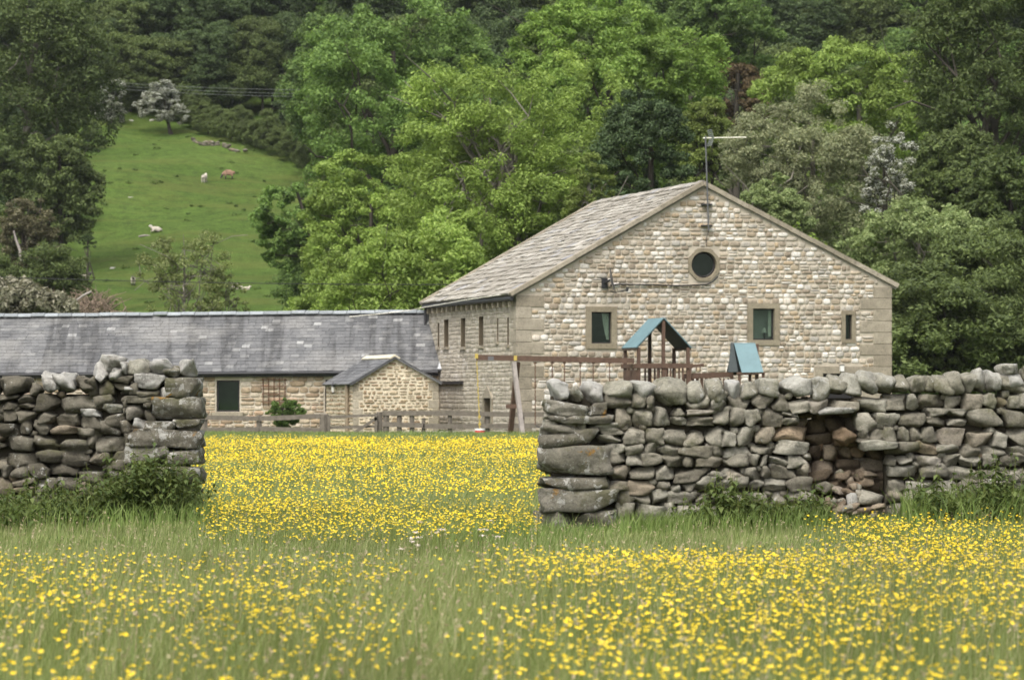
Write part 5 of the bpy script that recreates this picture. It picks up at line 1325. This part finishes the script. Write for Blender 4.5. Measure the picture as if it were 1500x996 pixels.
def flowers(mb, P, size, rng, hmin, hmax, petals, stem):
    n = len(P); h = rng.uniform(hmin, hmax, n)*np.where(P[:, 1] < 46, np.maximum(hs_(P), .62), 1.); c = P.copy(); c[:, 2] += h; c[:, :2] += rng.normal(size=(n, 2))*.03
    nv = np.stack([rng.normal(size=n)*.35, rng.normal(size=n)*.35-.25, np.ones(n)], 1); nv /= np.linalg.norm(nv, axis=1)[:, None]
    t = np.cross(nv, rng.normal(size=(n, 3))); t /= np.linalg.norm(t, axis=1)[:, None]; b = np.cross(nv, t)
    s = size*rng.uniform(.7, 1.2, n)
    k = 5
    if petals:
        a = np.arange(k)*2*np.pi/k
        V = [c[:, None]]; 
        def ringp(ang, r, z): return (c+(t*math.cos(ang)+b*math.sin(ang))*(s*r)[:, None]+nv*(s*z)[:, None])[:, None]
        F = []; idx = 1
        for q in a:
            V += [ringp(q-.45, .75, .38), ringp(q, 1.05, .62), ringp(q+.45, .75, .38)]; F.append([0, idx, idx+1, idx+2]); idx += 3
        V = np.concatenate(V, 1).reshape(-1, 3); F = (np.arange(n)[:, None, None]*idx+np.array(F)[None]).reshape(-1, 4)
        mb.add(V, F, 0)
    else:
        V = [c[:, None]]+[(c+(t*math.cos(q)+b*math.sin(q))*s[:, None]+nv*(s*.55)[:, None])[:, None] for q in np.arange(5)*2*np.pi/5]
        F = np.array([[0, i+1, (i+1) % 5+1] for i in range(5)]); V = np.concatenate(V, 1).reshape(-1, 3)
        mb.add(V, (np.arange(n)[:, None, None]*6+F[None]).reshape(-1, 3), 0)
    if stem:
        w = t*.0016; m_ = (P+c)/2+rng.normal(size=(n, 3))*.01
        V = np.stack([P-w, P+w, m_+w, m_-w, c+w*.7, c-w*.7], 1).reshape(-1, 3); i = np.arange(n)[:, None, None]*6
        mb.add(V, (i+np.array([[[0, 1, 2, 3], [3, 2, 4, 5]]])).reshape(-1, 4), 1)
def pick(y0, y1, dens, margin=4.5):
    P = strew(gr_, y0, y1, dens, margin); k = gr_.random(len(P)) < np.clip(flower_density(P)/1.3, 0, 1); P = P[k]; return P[~blocked(P)]
mb = MB(); flowers(mb, pick(13, 46, 215), .0127, gr_, .26, .46, True, True)
mb.build('buttercups', [M['petal'], M['stemg']], kind='stuff', label='yellow buttercups scattered through the near meadow', cat='buttercups')
mb = MB(); flowers(mb, pick(46, 75, 120), .0132, gr_, .22, .36, False, False); flowers(mb, pick(75, 126, 75, 4), .0175, gr_, .22, .36, False, False)
mb.build('buttercup_carpet', [M['petal'], M['stemg']], kind='stuff', label='solid yellow carpet of buttercups beyond the gateway', cat='buttercups')
# a few white umbels by the gateway
mb = MB(); U_ = []
for k in range(15):
    px, py = gr_.normal(612, 22), gr_.uniform(822, 868)
    if k > 9: px, py = gr_.uniform(690, 740), gr_.uniform(800, 850)
    d = H*FP/(py+18-YH); x = (px-CX)/FP*d; U_.append([x, d, float(ground_z(x, d))+gr_.uniform(.33, .46)])
U_ = np.array(U_); leaf_cloud(mb, U_, np.full(len(U_), .032), gr_, .008, 20, 0, .25, 1.)
for p in U_: mb.tube([p*[1, 1, 0]+[0, 0, float(ground_z(p[0], p[1]))], p], .0025, 4, 1)
mb.build('umbel_flowers', [M['parsley'], M['stemg']], kind='stuff', label='small white umbels in the grass before the gateway', cat='white flowers')

# ------------------------------------------------------------------ nettle beds
def nettles(name, label, n, place, hmin, hmax, seed, lean=.15):
    r = np.random.default_rng(seed); mb = MB(); LP, LD, LS = [], [], []; bases = []
    for k in range(n):
        b = place(r); h = r.uniform(hmin*.6, hmax)*(.72+.28*math.sin(b[0]*5.1+seed)*math.sin(b[1]*3.3+b[0]*2.)); bases.append(b)
        top = b+np.array([r.normal()*lean*h, r.normal()*lean*h, h]); m_ = (b+top)/2+r.normal(size=3)*.02
        mb.tube([b, m_, top], [.005, .004, .002], 4, 1, False)
        nn = int(h/.055); a0 = r.uniform(0, 6)
        for i in range(2, nn):
            f = i/nn; p = b*(1-f)+top*f; L = (.095*(1-.6*abs(f-.55)))*r.uniform(.7, 1.2)
            for s in (0, np.pi):
                a = a0+i*np.pi/2+s+r.normal()*.2; LP.append(p); LD.append([math.cos(a), math.sin(a), r.uniform(-.6, .15)]); LS.append(L)
    P_, D, Sz = np.array(LP), np.array(LD), np.array(LS)
    D /= np.linalg.norm(D, axis=1)[:, None]; side = np.cross(D, [0, 0, 1.]); side /= np.linalg.norm(side, axis=1)[:, None]
    s = Sz[:, None]
    V = np.stack([P_, P_+D*s*.35+side*s*.28, P_+D*s+np.array([0, 0, -.25])*s, P_+D*s*.35-side*s*.28], 1).reshape(-1, 3)
    mb.add(V, np.arange(len(V)).reshape(-1, 4), 0)
    mb.build(name, [M['nettle'], M['stemg']], None, np.mean(bases, 0), label, 'nettles')
def on(fr, ulo, uhi, f0, f1, peak=None):
    def g(r):
        u = r.uniform(ulo, uhi) if peak is None else np.clip(r.normal(peak, (uhi-ulo)/4), ulo, uhi)
        p = fr.P(u, 0, r.uniform(f0, f1)); p[2] = float(ground_z(p[0], p[1])); return p
    return g
lu = lambda x: LWf.uv(x, 700)[0]; ru = lambda x: RWf.uv(x, 700)[0]
nettles('nettle_bed', 'tall dark nettle clump leaning against the lichened pier', 600, on(LWf, lu(165), lu(302), .15, 1.6, lu(228)), .56, .98, 501)
nettles('nettle_bed', 'lower nettle bed along the darker wall foot', 950, on(LWf, .5, lu(185), .15, 2.6), .34, .66, 502)
nettles('nettle_bed', 'fresh nettle clump below the wall face beside the breach', 300, on(RWf, ru(985), ru(1195), .15, .75, ru(1095)), .34, .70, 503)
nettles('nettle_bed', 'dense nettle bank at the wall foot beyond the breach', 700, on(RWf, ru(1325), vend, .15, 1.3), .46, .84, 504)

# ------------------------------------------------------------------ haze
hz = bpy.data.materials.new('shadow_lift_volume'); hz.use_nodes = True; hz.node_tree.nodes.clear()
ho = hz.node_tree.nodes.new('ShaderNodeOutputMaterial'); hv = hz.node_tree.nodes.new('ShaderNodeVolumePrincipled')
hv.inputs['Color'].default_value = (.93, .96, 1., 1); hv.inputs['Density'].default_value = .00005; hv.inputs['Anisotropy'].default_value = .2  # very thin volume, added to lift the dark tones
hz.node_tree.links.new(hv.outputs[0], ho.inputs['Volume'])
mb = MB(); mb.box((0, 1175, 150), (1900, 2760, 310)); mb.build('veil', hz, kind='stuff', label='thin added shadow-lifting haze over the valley', cat='veil')
# ------------------------------------------------------------------ light, sky, camera
w = bpy.data.worlds.new('World'); scene.world = w; w.use_nodes = True; nt = w.node_tree; nt.nodes.clear()
sky = nt.nodes.new('ShaderNodeTexSky'); sky.sky_type = 'NISHITA'; sky.sun_disc = False
EL_, AZ_ = math.radians(58), math.radians(203)         # sun high, over the viewer's left shoulder
sky.sun_elevation = EL_; sky.sun_rotation = AZ_; sky.air_density = 1.; sky.dust_density = 5.; sky.ozone_density = .6
hs = nt.nodes.new('ShaderNodeHueSaturation'); hs.inputs['Saturation'].default_value = .35
bg = nt.nodes.new('ShaderNodeBackground'); bg.inputs[1].default_value = .15; wo = nt.nodes.new('ShaderNodeOutputWorld')
nt.links.new(sky.outputs[0], hs.inputs['Color']); nt.links.new(hs.outputs[0], bg.inputs[0]); nt.links.new(bg.outputs[0], wo.inputs[0])
sun = bpy.data.lights.new('sun', 'SUN'); sun.energy = 1.2; sun.angle = math.radians(32); sun.color = (1., .96, .90)
so = bpy.data.objects.new('sun', sun); COL.objects.link(so)
sd_ = Vector((math.sin(AZ_)*math.cos(EL_), math.cos(AZ_)*math.cos(EL_), math.sin(EL_)))
so.rotation_euler = sd_.to_track_quat('Z', 'Y').to_euler(); so.location = (20, -20, 60)
cam = bpy.data.cameras.new('camera'); co = bpy.data.objects.new('camera', cam); COL.objects.link(co)
co.location = (0, 0, H); co.rotation_euler = (math.pi/2, 0, 0)
cam.sensor_width = 36; cam.lens = FP/1500*36; cam.shift_y = (YH-498)/1500; cam.clip_end = 6000; cam.clip_start = .5
cam.dof.use_dof = True; cam.dof.focus_distance = 49; cam.dof.aperture_fstop = 6.8
scene.camera = co
vs = scene.view_settings; vs.view_transform = 'Standard'; vs.look = 'None'; vs.exposure = .95; vs.gamma = 1.; vs.use_curve_mapping = False
scene.render.engine = 'CYCLES'; scene.cycles.use_denoising = True
scene.cycles.max_bounces = 6; scene.cycles.diffuse_bounces = 5; scene.cycles.glossy_bounces = 2; scene.cycles.transmission_bounces = 4; scene.cycles.transparent_max_bounces = 6
